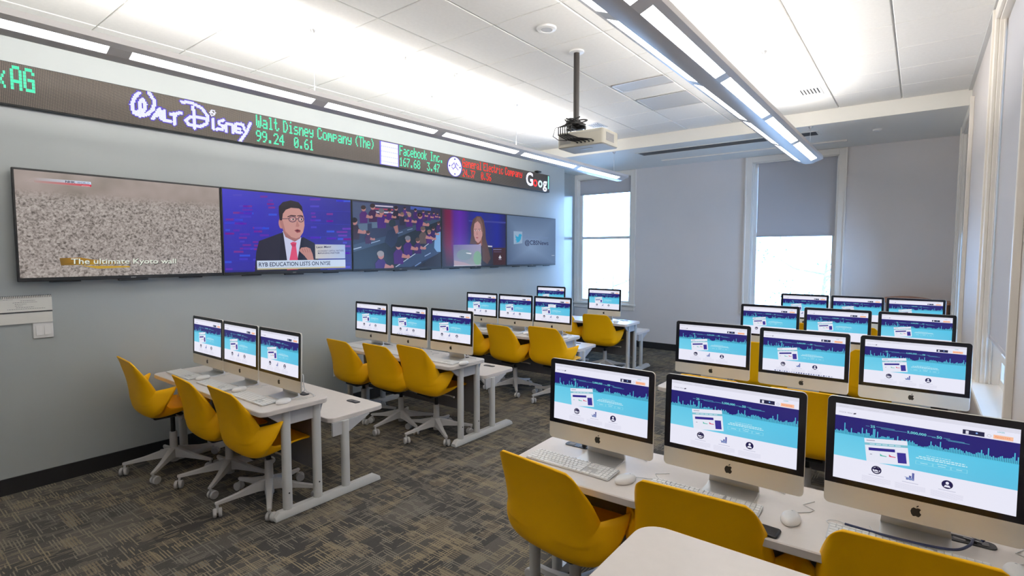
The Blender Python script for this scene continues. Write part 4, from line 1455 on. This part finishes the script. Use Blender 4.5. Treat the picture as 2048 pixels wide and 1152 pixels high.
# ------------------------------------------------------------------ chairs
def make_chair():
    root = thing('task_chair', 'x', 'chair', (0, 0, 0), 0, 'yellow swivel task chairs')
    # seat shell: a centre line from the front of the seat to the top of the back, and the rim on each side
    mid = [(0.235, 0.448), (0.215, 0.456), (0.12, 0.442), (0.03, 0.420), (-0.03, 0.404), (-0.09, 0.395), (-0.14, 0.393), (-0.185, 0.402), (-0.214, 0.420), (-0.232, 0.448), (-0.241, 0.485), (-0.245, 0.525),
           (-0.247, 0.55), (-0.249, 0.58), (-0.257, 0.65), (-0.270, 0.72), (-0.290, 0.80), (-0.304, 0.843)]
    rim = [(0.10, 0.232, 0.440), (0.190, 0.205, 0.447), (0.206, 0.13, 0.454), (0.213, 0.04, 0.457), (0.218, -0.03, 0.458), (0.226, -0.080, 0.470), (0.244, -0.106, 0.512), (0.280, -0.095, 0.575), (0.314, -0.066, 0.626),
           (0.326, -0.058, 0.646), (0.300, -0.100, 0.634), (0.2545, -0.160, 0.6195), (0.2505, -0.166, 0.621), (0.247, -0.176, 0.642), (0.237, -0.210, 0.705), (0.223, -0.250, 0.765), (0.205, -0.283, 0.815), (0.180, -0.300, 0.839)]

    def interp(arr, t):
        n = len(arr) - 1
        f = t * n
        i = min(int(f), n - 1)
        f -= i
        p0, p1, p2, p3 = arr[max(i - 1, 0)], arr[i], arr[i + 1], arr[min(i + 2, n)]
        return [0.5 * (2 * b_ + (c_ - a) * f + (2 * a - 5 * b_ + 4 * c_ - d) * f * f + (3 * b_ - a - 3 * c_ + d) * f ** 3) for a, b_, c_, d in zip(p0, p1, p2, p3)]
    NU, NT = 102, 28
    vs, fs = [], []
    for i in range(NU + 1):
        t = i / NU
        my, mz = interp(mid, t)
        rx, ry, rz_ = interp(rim, t)
        seat = max(0.0, min(1.0, (0.5 - t) / 0.12))          # how far this section is still seat
        back = max(0.0, min(1.0, (t - 0.55) / 0.12))
        for j in range(NT + 1):
            s = -1 + 2 * j / NT
            a = abs(s)
            fx = 1 - (1 - a) ** 2.2
            # bucket: rises late towards the rim
            lift = a ** 3.8 if rz_ - mz > 0.03 else a ** 2
            x = rx * (a * 0.12 + fx * 0.88) * (1 if s >= 0 else -1)
            yk = a ** (2.2 if back > 0.5 else 2.0)
            y = my + (ry - my) * yk
            z = mz + (rz_ - mz) * lift
            vs.append((x, y, z))
    for i in range(NU):
        for j in range(NT):
            k = i * (NT + 1) + j
            fs.append((k, k + 1, k + NT + 2, k + NT + 1))
    sh = MB().add(vs, fs).build('seat_shell', M['yellow'], root, angle=60)
    so = sh.modifiers.new('thickness', 'SOLIDIFY')
    so.thickness = 0.010
    so.offset = 0.0
    MB().bbox(-0.10, 0.10, -0.15, 0.05, 0.358, 0.384, 0.008).bbox(-0.07, 0.07, -0.13, 0.0, 0.382, 0.396, 0.002).build('seat_plate', M['black'], root)
    MB().tube([(0.09, 0.0, 0.372), (0.2, 0.0, 0.377), (0.25, 0.0, 0.374)], [0.006, 0.006, 0.009], 8).build('height_lever', M['chair_base'], root)
    MB().cyl((0, 0, 0.12), (0, 0, 0.370), 0.0165, 16).build('gas_column', M['black'], root)
    MB().lathe([(0.002, 0.055), (0.03, 0.055), (0.032, 0.10), (0.034, 0.155), (0.028, 0.175), (0.026, 0.290), (0.002, 0.293)], (0, 0, 0), 20).build('column_sleeve', M['chair_base'], root)
    for k in range(5):
        a = R(90 + 72 * k + 18)
        rot = Matrix.Rotation(a, 4, 'Z')
        lg = MB()
        rings = []
        for d, w, zb, zt in ((0.015, 0.030, 0.09, 0.17), (0.08, 0.026, 0.095, 0.152), (0.2, 0.019, 0.088, 0.118), (0.31, 0.015, 0.078, 0.098), (0.335, 0.012, 0.08, 0.094)):
            rings.append([(d, -w, zb), (d, w, zb), (d, w * 0.8, zt - 0.004), (d, w * 0.4, zt), (d, -w * 0.4, zt), (d, -w * 0.8, zt - 0.004)])
        lg.loft(rings)
        lo = lg.xf(rot).build('leg', M['chair_base'], root)
        ca = MB()
        tw = Matrix.Translation((0.322, 0, 0)) @ Matrix.Rotation(R(35 + 67 * k), 4, 'Z')
        for s in (-1, 1):
            ca.lathe([(0.003, s * 0.006), (0.027, s * 0.006), (0.0295, s * 0.010), (0.0295, s * 0.022), (0.025, s * 0.026), (0.003, s * 0.026)], (0, -0.016, 0.0300), 18, 'x')
        ca.tube([(0, -0.016, 0.03), (0, -0.008, 0.055), (0, 0, 0.066), (0, 0, 0.085)], [0.006, 0.008, 0.009, 0.008], 8)
        ca.xf(rot @ tw).build('caster', M['chair_base'], lo)
    return root


chair = make_chair()
n_ch = 0
# x, y, turn of the seat, lift of the seat, turn of the star base
LCH = [[(-4.61, 1.60, -4, 0.07, -8), (-4.02, 1.76, -4, -0.02, -10), (-3.46, 1.77, -2, -0.01, 8)],
       [(-4.52, 3.34, -4, -0.01, 0), (-3.96, 3.36, -3, 0.0, 20), (-3.50, 3.39, -5, 0.03, 7)],
       [(-4.46, 5.09, -3, 0.02, 0), (-3.88, 5.10, -8, 0.0, -14), (-3.27, 5.10, -2, 0.03, -6)],
       [(-4.17, 6.77, 6, 0.0, 0), (-3.53, 6.77, 0, 0.0, 15)]]
RCH = [[(-1.215, 2.06, -7, -0.02, -18), (-0.618, 2.115, 3, 0.010, 20), (0.012, 2.135, 3, 0.018, 8)],
       [(-1.09, 3.86, 0, 0.02, 0), (-0.53, 3.86, 2, 0.02, 15), (-0.10, 3.86, 0, 0.02, 0)],
       [(-1.15, 5.56, 0, 0.02, 0), (-0.72, 5.57, 0, 0.04, 10), (-0.23, 5.56, 2, 0.04, 0)],
       [(-1.12, 7.36, 0, 0.02, 0), (-0.55, 7.36, 2, 0.02, 0), (-0.02, 7.36, 0, 0.02, 0)]]
for sd, tab in (('L', LCH), ('R', RCH)):
    for i, row in enumerate(tab):
        for j, (x, y, rz, up, tn) in enumerate(row):
            e = ENDN[sd][j] if len(row) == 3 else ['wall end', 'aisle end'][j]
            ch = place_copy(chair, n_ch > 0, (x, y, 0), R(rz), 'yellow swivel chair at the %s of the %s desk %s' % (e, ORD[i], SIDE[sd]))
            for part in ch.children:
                k = part.name.split('.')[0]
                if k in ('seat_shell', 'seat_plate', 'height_lever', 'gas_column'):
                    part.location = (0, 0, up)
                elif k == 'leg':
                    part.rotation_euler = (0, 0, R(tn - rz))
            n_ch += 1


# ------------------------------------------------------------------ computers
IW, IZ0, IZ1 = 0.528, 0.068, 0.455     # body width, lower and upper edge over the desk
SX, SZ0, SZ1 = 0.2385, 0.165, 0.431    # half screen width, screen lower and upper edge


def web_page(dock=False, popup=False):
    p = Pic()
    W_, NAVY, CY, BAR = (240, 240, 255), (36, 30, 116), (104, 206, 238), (84, 198, 226)
    p.rect(0, 1, 0, 1, W_, 0)
    p.rect(0, 1, 0.955, 1, (226, 226, 240), 1)
    p.rect(0, 1, 0.950, 0.953, (206, 206, 224), 1)
    p.rect(0, 1, 0.30, 0.60, CY, 1, cols=[(120, 214, 242), (96, 196, 232), (88, 200, 236), (104, 206, 238)])
    p.rect(0, 1, 0.60, 0.84, NAVY, 1)
    r = random.Random(11)
    n = 120
    for k in range(n):
        h = 0.02 + 0.03 * r.random() + 0.02 * math.sin(k * 0.21) ** 2
        if r.random() < 0.1:
            h += r.uniform(0.03, 0.09)
        if k in (28, 29, 102):
            h = 0.13
        if 58 < k < 66:
            h *= 0.4
        p.rect((k + 0.1) / n, (k + 0.8) / n, 0.595, 0.60 + h, BAR, 2)
    # heading
    p.text('STOCK-TRAK', (0.022, 0.878), (0.108, 0.878), (0.022, 0.896), (150, 150, 170), 2)
    p.poly([(0.112, 0.876), (0.128, 0.884), (0.128, 0.899), (0.112, 0.893)], (60, 56, 80), 2)
    for k in range(4):
        p.rect(0.02 + k * 0.09, 0.085 + k * 0.09, 0.9645, 0.968, (190, 190, 206), 2)
    p.rect(0.722, 0.83, 0.852, 0.905, (34, 34, 70), 3)
    p.rect(0.737, 0.752, 0.857, 0.895, (225, 225, 240), 4)
    p.ell(0.792, 0.882, 0.006, 0.009, (150, 190, 255), 4, 8)
    p.ell(0.853, 0.875, 0.011, 0.018, (200, 200, 215), 3, 12)
    p.ell(0.853, 0.875, 0.008, 0.013, W_, 4, 12)
    p.rect(0.873, 0.967, 0.852, 0.898, (255, 196, 160), 3)
    p.text('REGISTER', (0.882, 0.866), (0.955, 0.866), (0.882, 0.884), (240, 130, 90), 4)
    p.text('LOGIN', (0.892, 0.927), (0.925, 0.927), (0.892, 0.944), (110, 190, 200), 2, 0.02)
    # figures in the dark band
    TL = (120, 224, 226)
    p.text('25', (0.218, 0.742), (0.245, 0.742), (0.218, 0.775), TL, 3, 0.02)
    p.text('5,000,000', (0.430, 0.742), (0.535, 0.742), (0.430, 0.778), TL, 3, 0.02)
    p.text('50', (0.590, 0.742), (0.618, 0.742), (0.590, 0.775), TL, 3, 0.02)
    for a, b_, z in ((0.19, 0.212, 0.752), (0.252, 0.36, 0.762), (0.28, 0.375, 0.748), (0.375, 0.426, 0.752), (0.54, 0.585, 0.752), (0.565, 0.588, 0.744), (0.625, 0.66, 0.757), (0.64, 0.735, 0.744), (0.65, 0.76, 0.734)):
        p.rect(a, b_, z, z + 0.005, (90, 170, 196), 3)
    # tilted little web page
    def t(u, v):
        a = R(7)
        x, y = u * 0.25, v * 0.31
        return (0.205 + x * math.cos(a) - y * math.sin(a) * 0.56, 0.285 + x * math.sin(a) / 0.56 + y * math.cos(a))
    p.poly([t(0, 0), t(1, 0), t(1, 1), t(0, 1)], (236, 238, 252), 3)
    p.poly([t(0.0, 0.72), t(1, 0.72), t(1, 0.82), t(0.0, 0.82)], (130, 196, 214), 4)
    for k in range(5):
        p.poly([t(0.12 + k * 0.15, 0.75), t(0.24 + k * 0.15, 0.75), t(0.24 + k * 0.15, 0.79), t(0.12 + k * 0.15, 0.79)], (206, 226, 236), 5)
    p.poly([t(0.05, 0.90), t(0.25, 0.90), t(0.25, 0.93), t(0.05, 0.93)], (150, 150, 170), 4)
    p.poly([t(0.08, 0.50), t(0.70, 0.50), t(0.70, 0.62), t(0.08, 0.62)], (50, 40, 140), 4)
    p.poly([t(0.74, 0.08), t(0.94, 0.08), t(0.94, 0.50), t(0.74, 0.50)], (60, 50, 150), 4)
    p.poly([t(0.1, 0.33), t(0.15, 0.33), t(0.15, 0.36), t(0.1, 0.36)], (160, 160, 180), 4)
    for x, c in ((0.34, (80, 190, 170)), (0.55, (220, 70, 110))):
        p.poly([t(x, 0.30), t(x + 0.15, 0.28), t(x + 0.15, 0.31), t(x + 0.05, 0.33), t(x, 0.40)], c, 4)
    p.rect(0.19, 0.42, 0.23, 0.30, W_, 4)
    # pale words on the light blue
    for k, (a, b_, z, w) in enumerate(((0.54, 0.67, 0.505, 0.006), (0.50, 0.745, 0.478, 0.012), (0.485, 0.755, 0.456, 0.012), (0.6, 0.65, 0.43, 0.006))):
        x = a
        while x < b_:
            q = r.uniform(0.008, 0.022)
            p.rect(x, min(x + q, b_), z, z + w, (200, 238, 250), 2)
            x += q + 0.004
    for a, b_ in ((0.485, 0.575), (0.58, 0.67), (0.675, 0.755)):
        p.line([(a, 0.385), (b_, 0.385), (b_, 0.425), (a, 0.425), (a, 0.385)], 0.003, (150, 226, 244), 2)
        p.rect(a + 0.025, b_ - 0.025, 0.402, 0.409, (190, 238, 250), 2)
    # three round icons
    p.ell(0.265, 0.205, 0.030, 0.052, (34, 30, 74), 5, 28)
    p.ell(0.265, 0.205, 0.022, 0.038, W_, 6, 28)
    p.poly([(0.238, 0.215), (0.265, 0.245), (0.295, 0.22), (0.282, 0.205), (0.282, 0.18), (0.25, 0.18), (0.25, 0.208)], (34, 30, 74), 7)
    p.poly([(0.246, 0.197), (0.262, 0.21), (0.278, 0.198), (0.276, 0.19), (0.25, 0.19)], W_, 8)
    for k, h in enumerate((0.022, 0.05, 0.09)):
        p.rect(0.436 + k * 0.016, 0.449 + k * 0.016, 0.165, 0.17 + h, (96, 104, 170), 5)
    p.poly([(0.425, 0.20), (0.45, 0.17), (0.48, 0.168), (0.475, 0.19)], (130, 150, 200), 6)
    p.ell(0.658, 0.205, 0.030, 0.052, (30, 26, 78), 5, 28)
    p.ell(0.658, 0.222, 0.009, 0.018, W_, 6, 12)
    p.poly([(0.640, 0.172), (0.647, 0.196), (0.669, 0.196), (0.676, 0.172)], W_, 6)
    for cx in (0.265, 0.46, 0.658):
        p.rect(cx - 0.045, cx + 0.045, 0.128, 0.134, (190, 190, 215), 2)
        for k in range(6):
            p.rect(cx - 0.085, cx + 0.085 - (0.03 if k == 5 else 0), 0.100 - k * 0.0125, 0.104 - k * 0.0125, (214, 214, 234), 2)
    if dock:
        for k in range(24):
            p.rect(0.16 + k * 0.030, 0.178 + k * 0.030, 0.008, 0.036, r.choice([(120, 130, 170), (190, 196, 220), (70, 80, 130), (170, 180, 210)]), 9)
    if popup:
        p.rect(0.38, 0.60, 0.62, 0.755, (236, 238, 250), 9)
        p.rect(0.38, 0.60, 0.745, 0.755, (205, 208, 225), 10)
        for k in range(3):
            p.rect(0.40, 0.56 - 0.03 * k, 0.705 - k * 0.025, 0.711 - k * 0.025, (170, 170, 190), 10)
    return p


def make_computer(dock=False, popup=False):
    root = thing('all_in_one_computer', 'x', 'computer', (0, 0, 0), 0, 'identical all-in-one computers')
    tilt = Matrix.Rotation(R(-2.0), 4, 'X')
    tb_ = Matrix.Translation((0, 0, IZ0)) @ tilt @ Matrix.Translation((0, 0, -IZ0))

    # shell: flat face, back bulging; outline rounded
    def ring(y, k, r_=0.018):
        pts = []
        x0, x1, z0, z1 = -IW / 2 * k, IW / 2 * k, IZ0 + (1 - k) * 0.19, IZ1 - (1 - k) * 0.19
        for cx, cz, a0 in ((x1 - r_, z1 - r_, 0), (x0 + r_, z1 - r_, 90), (x0 + r_, z0 + r_, 180), (x1 - r_, z0 + r_, 270)):
            for s in range(6):
                a = R(a0 + 18 * s)
                pts.append((cx + r_ * math.cos(a), y, cz + r_ * math.sin(a)))
        return pts
    rg = [ring(-0.0035, 0.994), ring(-0.002, 1.0), ring(0.006, 1.0), ring(0.012, 0.97), ring(0.03, 0.80), ring(0.042, 0.55), ring(0.046, 0.25)]
    MB().loft(rg).xf(tb_).build('body', M['alu'], root, angle=25)
    # black glass around the picture, the metal chin below stays bare
    r_ = 0.016
    zc = IZ0 + 0.077
    pts = [(-IW / 2 + 0.001, zc), (IW / 2 - 0.001, zc)]
    for cx, a0 in ((IW / 2 - 0.001 - r_, 0), (-IW / 2 + 0.001 + r_, 90)):
        for s in range(6):
            a = R(a0 + 18 * s)
            pts.append((cx + r_ * math.cos(a), IZ1 - 0.001 - r_ + r_ * math.sin(a)))
    MB().prism(pts, 'y', -0.0046, -0.0030).xf(tb_).build('glass_bezel', M['black_gloss'], root, smooth=False)
    s = web_page(dock, popup).build('screen', M['pc'], root, -SX, SX, SZ0, SZ1, -0.0049, 0.00012)
    s.data.transform(tb_)
    # small fruit-shaped emblem on the chin
    em = [(0.0, 0.78), (0.16, 0.86), (0.36, 0.84), (0.5, 0.7), (0.40, 0.58), (0.36, 0.42), (0.42, 0.26), (0.54, 0.16), (0.46, -0.06), (0.30, -0.26), (0.14, -0.24), (0.0, -0.18), (-0.14, -0.24), (-0.30, -0.26), (-0.48, 0.0), (-0.56, 0.34), (-0.46, 0.68), (-0.26, 0.86), (-0.1, 0.82)]
    lf = [(0.0, 0.92), (0.06, 1.12), (0.26, 1.24), (0.22, 1.04)]
    k = 0.026
    zc2 = IZ0 + 0.030
    MB().prism([(x * k, zc2 + z * k) for x, z in em], 'y', -0.0042, -0.0030).prism([(x * k, zc2 + z * k) for x, z in lf], 'y', -0.0042, -0.0030).xf(tb_).build('emblem', M['black'], root, smooth=False)
    # bent metal stand
    st = MB()
    pr = [(-0.030, 0.0), (-0.030, 0.004), (0.055, 0.006), (0.078, 0.012), (0.074, 0.05), (0.048, 0.17), (0.055, 0.17), (0.085, 0.05), (0.09, 0.010), (0.086, 0.0)]
    rings = []
    for x, kx in ((-0.0975, 1), (-0.096, 1), (0.096, 1), (0.0975, 1)):
        rings.append([(x * (1.0 if z < 0.02 else 0.96), y, z + 0.0004) for y, z in pr])
    st.loft(rings)
    st.build('stand', M['alu_stand'], root, angle=30)
    cd = MB()
    cd.tube([(0.02, 0.05, 0.13), (0.02, 0.12, 0.10), (0.06, 0.16, 0.02), (0.12, 0.17, 0.006), (0.18, 0.14, 0.006)], 0.003, 6)
    cd.build('power_cord', M['cord_white'], root)
    return root


pc_a, pc_b, pc_c = make_computer(), make_computer(dock=True), make_computer(popup=True)


def make_keyboard():
    root = thing('keyboard', 'x', 'keyboard', (0, 0, 0), 0, 'white wired keyboards')
    tl = Matrix.Rotation(R(2.6), 4, 'X')
    MB().rrect(-0.214, 0.214, -0.057, 0.057, 0.0035, 0.0085, 0.006, 0.001, 3).xf(tl).build('body', M['key_bed'], root)
    kb = MB()

    def key(x0, x1, y0, y1):
        e = 0.0012
        kb.loft([[(x0, y0, 0.008), (x1, y0, 0.008), (x1, y1, 0.008), (x0, y1, 0.008)], [(x0, y0, 0.0118), (x1, y0, 0.0118), (x1, y1, 0.0118), (x0, y1, 0.0118)],
                 [(x0 + e, y0 + e, 0.0125), (x1 - e, y0 + e, 0.0125), (x1 - e, y1 - e, 0.0125), (x0 + e, y1 - e, 0.0125)]])
    U, G = 0.0190, 0.0028
    rows = [[1] * 14 + [1.05], [1] * 13 + [2.05], [1.5] + [1] * 12 + [1.55], [1.8] + [1] * 11 + [2.25], [2.3] + [1] * 10 + [2.75], [1.3, 1.1, 1.1, 1.3, 5.6, 1.3, 1.1, 1.1, 1.15]]
    y = 0.053
    for i, row in enumerate(rows):
        h = 0.0095 if i == 0 else 0.0172
        x = -0.2105
        tot = sum(row)
        for w in row:
            ww = w * 0.2862 / tot
            key(x + G / 2, x + ww - G / 2, y - h, y)
            x += ww
        for q in range(3):
            if i in (0, 1, 2) or (i == 4 and q == 1) or i == 5:
                key(0.0825 + q * U + G / 2, 0.0825 + (q + 1) * U - G / 2, y - h, y)
        for q in range(4):
            if not (i == 5 and q == 1):
                key(0.1375 + q * 0.0183 + G / 2, 0.1375 + (q + (2 if i == 5 and q == 0 else 1)) * 0.0183 - G / 2, y - h, y)
        y -= h + 0.0024
    kb.xf(tl).build('keys', M['white'], root, smooth=False)
    MB().tube([(-0.05, 0.056, 0.006), (-0.03, 0.075, 0.003), (0.02, 0.10, 0.0025), (0.05, 0.095, 0.0025), (0.06, 0.13, 0.0025), (0.10, 0.20, 0.0025)], 0.0017, 6).build('cord', M['cord_white'], root)
    return root


def make_mouse():
    root = thing('mouse', 'x', 'mouse', (0, 0, 0), 0, 'white wired mice')
    rings = []
    for z, k in ((0.0005, 0.86), (0.004, 0.96), (0.010, 1.0), (0.017, 0.96), (0.023, 0.85), (0.0275, 0.66), (0.030, 0.4), (0.031, 0.12)):
        rings.append([(0.0305 * k * math.cos(a) * (1 + 0.06 * math.cos(2 * a)), 0.0555 * k * math.sin(a), z) for a in [2 * math.pi * q / 28 for q in range(28)]])
    MB().loft(rings).build('body', M['white'], root, angle=60)
    MB().lathe([(0.0005, 0.002), (0.0035, 0.001), (0.0035, -0.002), (0.0005, -0.002)], (0, 0.027, 0.0283), 12).build('scroll_ball', M['panel'], root)
    MB().tube([(0, 0.054, 0.008), (0.002, 0.075, 0.003), (0.045, 0.115, 0.002), (0.055, 0.14, 0.002), (0.015, 0.165, 0.002), (0.045, 0.22, 0.002)], 0.0016, 6).build('cord', M['cord_white'], root)
    return root


kb0, ms0 = make_keyboard(), make_mouse()
cnt = {'a': 0, 'b': 0, 'c': 0, 'k': 0, 'm': 0}
LPX = [[-4.43, -3.893, -3.347], [-4.475, -3.90, -3.327], [-4.46, -3.915, -3.37], [-4.475, -3.56]]
RPX = [[-1.135, -0.565, 0.025], [-1.170, -0.585, -0.005], [-1.14, -0.575, 0.0], [-1.11, -0.56, -0.012]]
LPY = [1.80, 3.41, 5.14, 6.78]
RPY = [2.13, 3.89, 5.60, 7.39]
spec = {('R', 1, 1): 'b', ('L', 1, 1): 'b', ('L', 2, 2): 'c'}
proto = {'a': pc_a, 'b': pc_b, 'c': pc_c}
ZD = 0.73
for sd, xs, ys in (('L', LPX, LPY), ('R', RPX, RPY)):
    for i, row in enumerate(xs):
        for j, x in enumerate(row):
            e = ENDN[sd][j] if len(row) == 3 else ['wall end', 'aisle end'][j]
            where = 'at the %s of the %s desk %s' % (e, ORD[i], SIDE[sd])
            k = spec.get((sd, i, j), 'a')
            place_copy(proto[k], cnt[k] > 0, (x, ys[i] + ((-0.012, 0.008, 0.028)[j] if (sd, i) == ('R', 0) else 0), ZD), 0, 'lit all-in-one computer ' + where)
            cnt[k] += 1
            kx, ky, kr = x - 0.03, ys[i] - 0.117, 0
            mx, my, mr = x + 0.235, ys[i] - 0.085, 0
            if (sd, i) == ('R', 0):
                kx, ky, kr = [(-1.215, 2.018, 0), (-0.640, 2.046, 1), (0.0, 2.068, 1)][j]
                mx, my, mr = [(-0.943, 2.005, -20), (-0.328, 2.065, 0), (0.268, 2.11, 0)][j]
            if (sd, i) == ('L', 0):
                kx, ky, kr = [(-4.50, 1.682, 0), (-4.0, 1.682, 0), (-3.445, 1.675, 0)][j]
                mx, my, mr = [(-4.29, 1.712, 10), (-3.73, 1.715, 10), (-3.20, 1.745, 10)][j]
                if j == 0:
                    kx, mx = -4.57, -4.305
            place_copy(kb0, cnt['k'] > 0, (kx, ky, ZD), R(kr), 'white wired keyboard ' + where)
            cnt['k'] += 1
            place_copy(ms0, cnt['m'] > 0, (mx, my, ZD), R(mr), 'white mouse ' + where)
            cnt['m'] += 1


# ------------------------------------------------------------------ small things on the front window-side desk
root = thing('mobile_phone', 'black mobile phone lying beside the middle keyboard of the front window-side desk', 'phone', (-0.405, 1.935, ZD), R(-3))
MB().rrect(-0.066, 0.066, -0.034, 0.034, 0.0004, 0.009, 0.012, 0.002).build('case', M['black'], root)
MB().rrect(-0.058, 0.058, -0.029, 0.029, 0.0088, 0.0094, 0.004, 0.0002).build('screen', M['black_gloss'], root)


def cable(name, label, pts, r, material, plug=None):
    """smooth cable through points"""
    P = [Vector(p) for p in pts]
    out = []
    for i in range(len(P) - 1):
        p0, p1, p2, p3 = P[max(i - 1, 0)], P[i], P[i + 1], P[min(i + 2, len(P) - 1)]
        for k in range(8):
            f = k / 8
            out.append(0.5 * (2 * p1 + (p2 - p0) * f + (2 * p0 - 5 * p1 + 4 * p2 - p3) * f * f + (3 * p1 - p0 - 3 * p2 + p3) * f ** 3))
    out.append(P[-1])
    o = MB().tube(out, r, 8).build(name, material)
    tag(o, label, 'cable')
    if plug:
        MB().bbox(plug[0] - 0.011, plug[0] + 0.011, plug[1] - 0.009, plug[1] + 0.009, plug[2], plug[2] + 0.03, 0.003).build('plug', material, o)
    return o


cable('network_cable', 'long navy cable crossing the front window-side desk to the power grommet', [(-0.17, 2.15, 0.736), (-0.05, 2.112, 0.750), (0.06, 2.115, 0.752), (0.13, 2.14, 0.752), (0.165, 2.19, 0.756), (0.175, 2.24, 0.752), (0.178, 2.272, 0.742)], 0.0042, M['cord_blue'])
cable('power_cable', 'short navy cable arching out of the grommet at the window end', [(0.202, 2.280, 0.742), (0.22, 2.275, 0.768), (0.26, 2.27, 0.785), (0.31, 2.275, 0.772)], 0.0045, M['cord_blue'])
cable('power_cable', 'black plug cord beside the first grommet of the front window-side desk', [(-1.27, 2.235, 0.755), (-1.268, 2.25, 0.79), (-1.25, 2.29, 0.80), (-1.2, 2.305, 0.79)], 0.005, M['black'], (-1.27, 2.235, 0.7345))
cable('usb_cable', 'thin white cable looping on the front window-side desk by the last keyboard', [(-0.19, 2.10, 0.7335), (-0.225, 2.14, 0.7335), (-0.19, 2.165, 0.7335), (-0.115, 2.125, 0.7335), (-0.09, 2.15, 0.7335), (-0.10, 2.19, 0.7335)], 0.0016, M['cord_white'])
root = thing('pen', 'dark pen lying by the grommet at the window end of the front desk', 'pen', (0.135, 2.285, ZD + 0.005), R(-12))
MB().tube([(-0.065, 0, 0), (-0.055, 0, 0), (0.05, 0, 0), (0.068, 0, 0)], [0.001, 0.004, 0.0045, 0.003], 8).build('barrel', M['black'], root)
MB().bbox(0.02, 0.06, -0.0012, 0.0012, 0.0045, 0.006, 0.0004).build('clip', M['steel'], root)
for i, yy in enumerate(LY[:3]):
    gx_, gy_ = -3.32, yy + 0.40
    cable('power_cable', 'white cord looped over the aisle-end grommet of the %s desk by the television wall' % ORD[i],
          [(gx_ - 0.02, gy_, 0.75), (gx_ - 0.02, gy_, 0.80), (gx_ + 0.01, gy_ - 0.01, 0.86), (gx_ + 0.055, gy_ - 0.02, 0.87), (gx_ + 0.075, gy_ - 0.03, 0.82), (gx_ + 0.05, gy_ - 0.01, 0.765), (gx_ + 0.02, gy_ + 0.0, 0.75)], 0.003, M['cord_white'], (gx_ - 0.02, gy_, 0.7345))
    cable('usb_cable', 'white cord lying behind the aisle-end mouse of the %s desk by the television wall' % ORD[i],
          [(gx_ + 0.06, gy_ - 0.10, 0.7335), (gx_ + 0.12, gy_ - 0.06, 0.7335), (gx_ + 0.14, gy_ + 0.0, 0.7335), (gx_ + 0.09, gy_ + 0.03, 0.7335), (gx_ + 0.03, gy_ + 0.012, 0.7375)], 0.0022, M['cord_white'])


# ------------------------------------------------------------------ table at the lower edge of the picture
root = thing('instructor_table', 'white table top with rounded corner nearest the camera, behind the yellow chairs', 'table', (-0.14, 1.02, 0))
MB().rrect(-0.475, 0.44, -0.42, 0.42, 0.872, 0.90, 0.075, 0.005, 10).build('tabletop', M['desk'], root)
for sx in (-1, 1):
    MB().bbox(sx * 0.38 - 0.025, sx * 0.38 + 0.025, -0.35, 0.30, 0.0, 0.04, 0.006).build('foot_rail', M['frame'], root)
    MB().rrect(sx * 0.38 - 0.025, sx * 0.38 + 0.025, -0.06, 0.0, 0.038, 0.872, 0.02, 0.001).build('leg', M['frame'], root)

# ------------------------------------------------------------------ wooden lectern in the back corner
root = thing('wooden_lectern', 'reddish wooden lectern with curved top in the back corner behind the last computers', 'lectern', (-0.02, 8.62, 0))
MB().bbox(-0.30, 0.33, -0.18, 0.24, 0.0, 1.05, 0.006).build('cabinet', M['wood'], root)
tp = []
for k in range(15):
    a = -0.36 + 0.72 * k / 14
    tp.append((a, 1.06 + 0.085 * (1 - (abs(a + 0.08) / 0.44) ** 2)))
MB().prism(tp + [(0.36, 1.05), (-0.36, 1.05)], 'y', -0.22, -0.19).build('front_rail', M['wood'], root)
MB().bbox(-0.36, 0.36, -0.19, 0.25, 1.05, 1.075, 0.005).build('top', M['wood'], root)

# ------------------------------------------------------------------ outside: a thin tree seen through the back windows
def tree(name, label, x, y, h, seed):
    root = thing(name, label, 'tree', (x, y, -3.0), 0, 'trees outside the back windows')
    r = random.Random(seed)
    t = MB()
    t.tube([(0, 0, 0), (0.1, 0.05, h * 0.4), (0.0, 0.1, h * 0.75), (0.1, 0, h)], [0.12, 0.09, 0.05, 0.015], 8)
    tips = []
    for k in range(16):
        z = h * r.uniform(0.4, 0.95)
        a = r.uniform(0, 6.28)
        L = r.uniform(0.6, 1.5)
        e = (math.cos(a) * L, math.sin(a) * L, z + r.uniform(0.2, 0.7))
        t.tube([(0.05, 0.05, z), (e[0] * 0.5, e[1] * 0.5, z + 0.15), e], [0.03, 0.018, 0.006], 5)
        tips.append(e)
    t.build('trunk', M['bark'], root)
    lf = MB()
    for e in tips:
        for k in range(26):
            c = Vector((e[0] + r.gauss(0, 0.28), e[1] + r.gauss(0, 0.28), e[2] + r.gauss(0, 0.2)))
            u = Vector((r.gauss(0, 1), r.gauss(0, 1), r.gauss(0, 1))).normalized() * 0.055
            w = u.cross(Vector((r.gauss(0, 1), r.gauss(0, 1), 1)).normalized()).normalized() * 0.022
            lf.add([c - u, c - w, c + u, c + w], [(0, 1, 2, 3)])
    lf.build('leaves', M['leaf'], root, smooth=False)


tree('young_tree', 'thin pale tree outside the back window above the computers', -2.0, 16.0, 4.6, 4)
tree('young_tree', 'thin pale tree outside the back window beside the televisions', -7.9, 15.5, 4.1, 9)
struct(MB().box(-30, 30, 9.3, 60, -3.1, -3.0).build('ground_outside', mat('pale_paving', (0.55, 0.54, 0.52), 0.9, var=0.1, scale=1)))
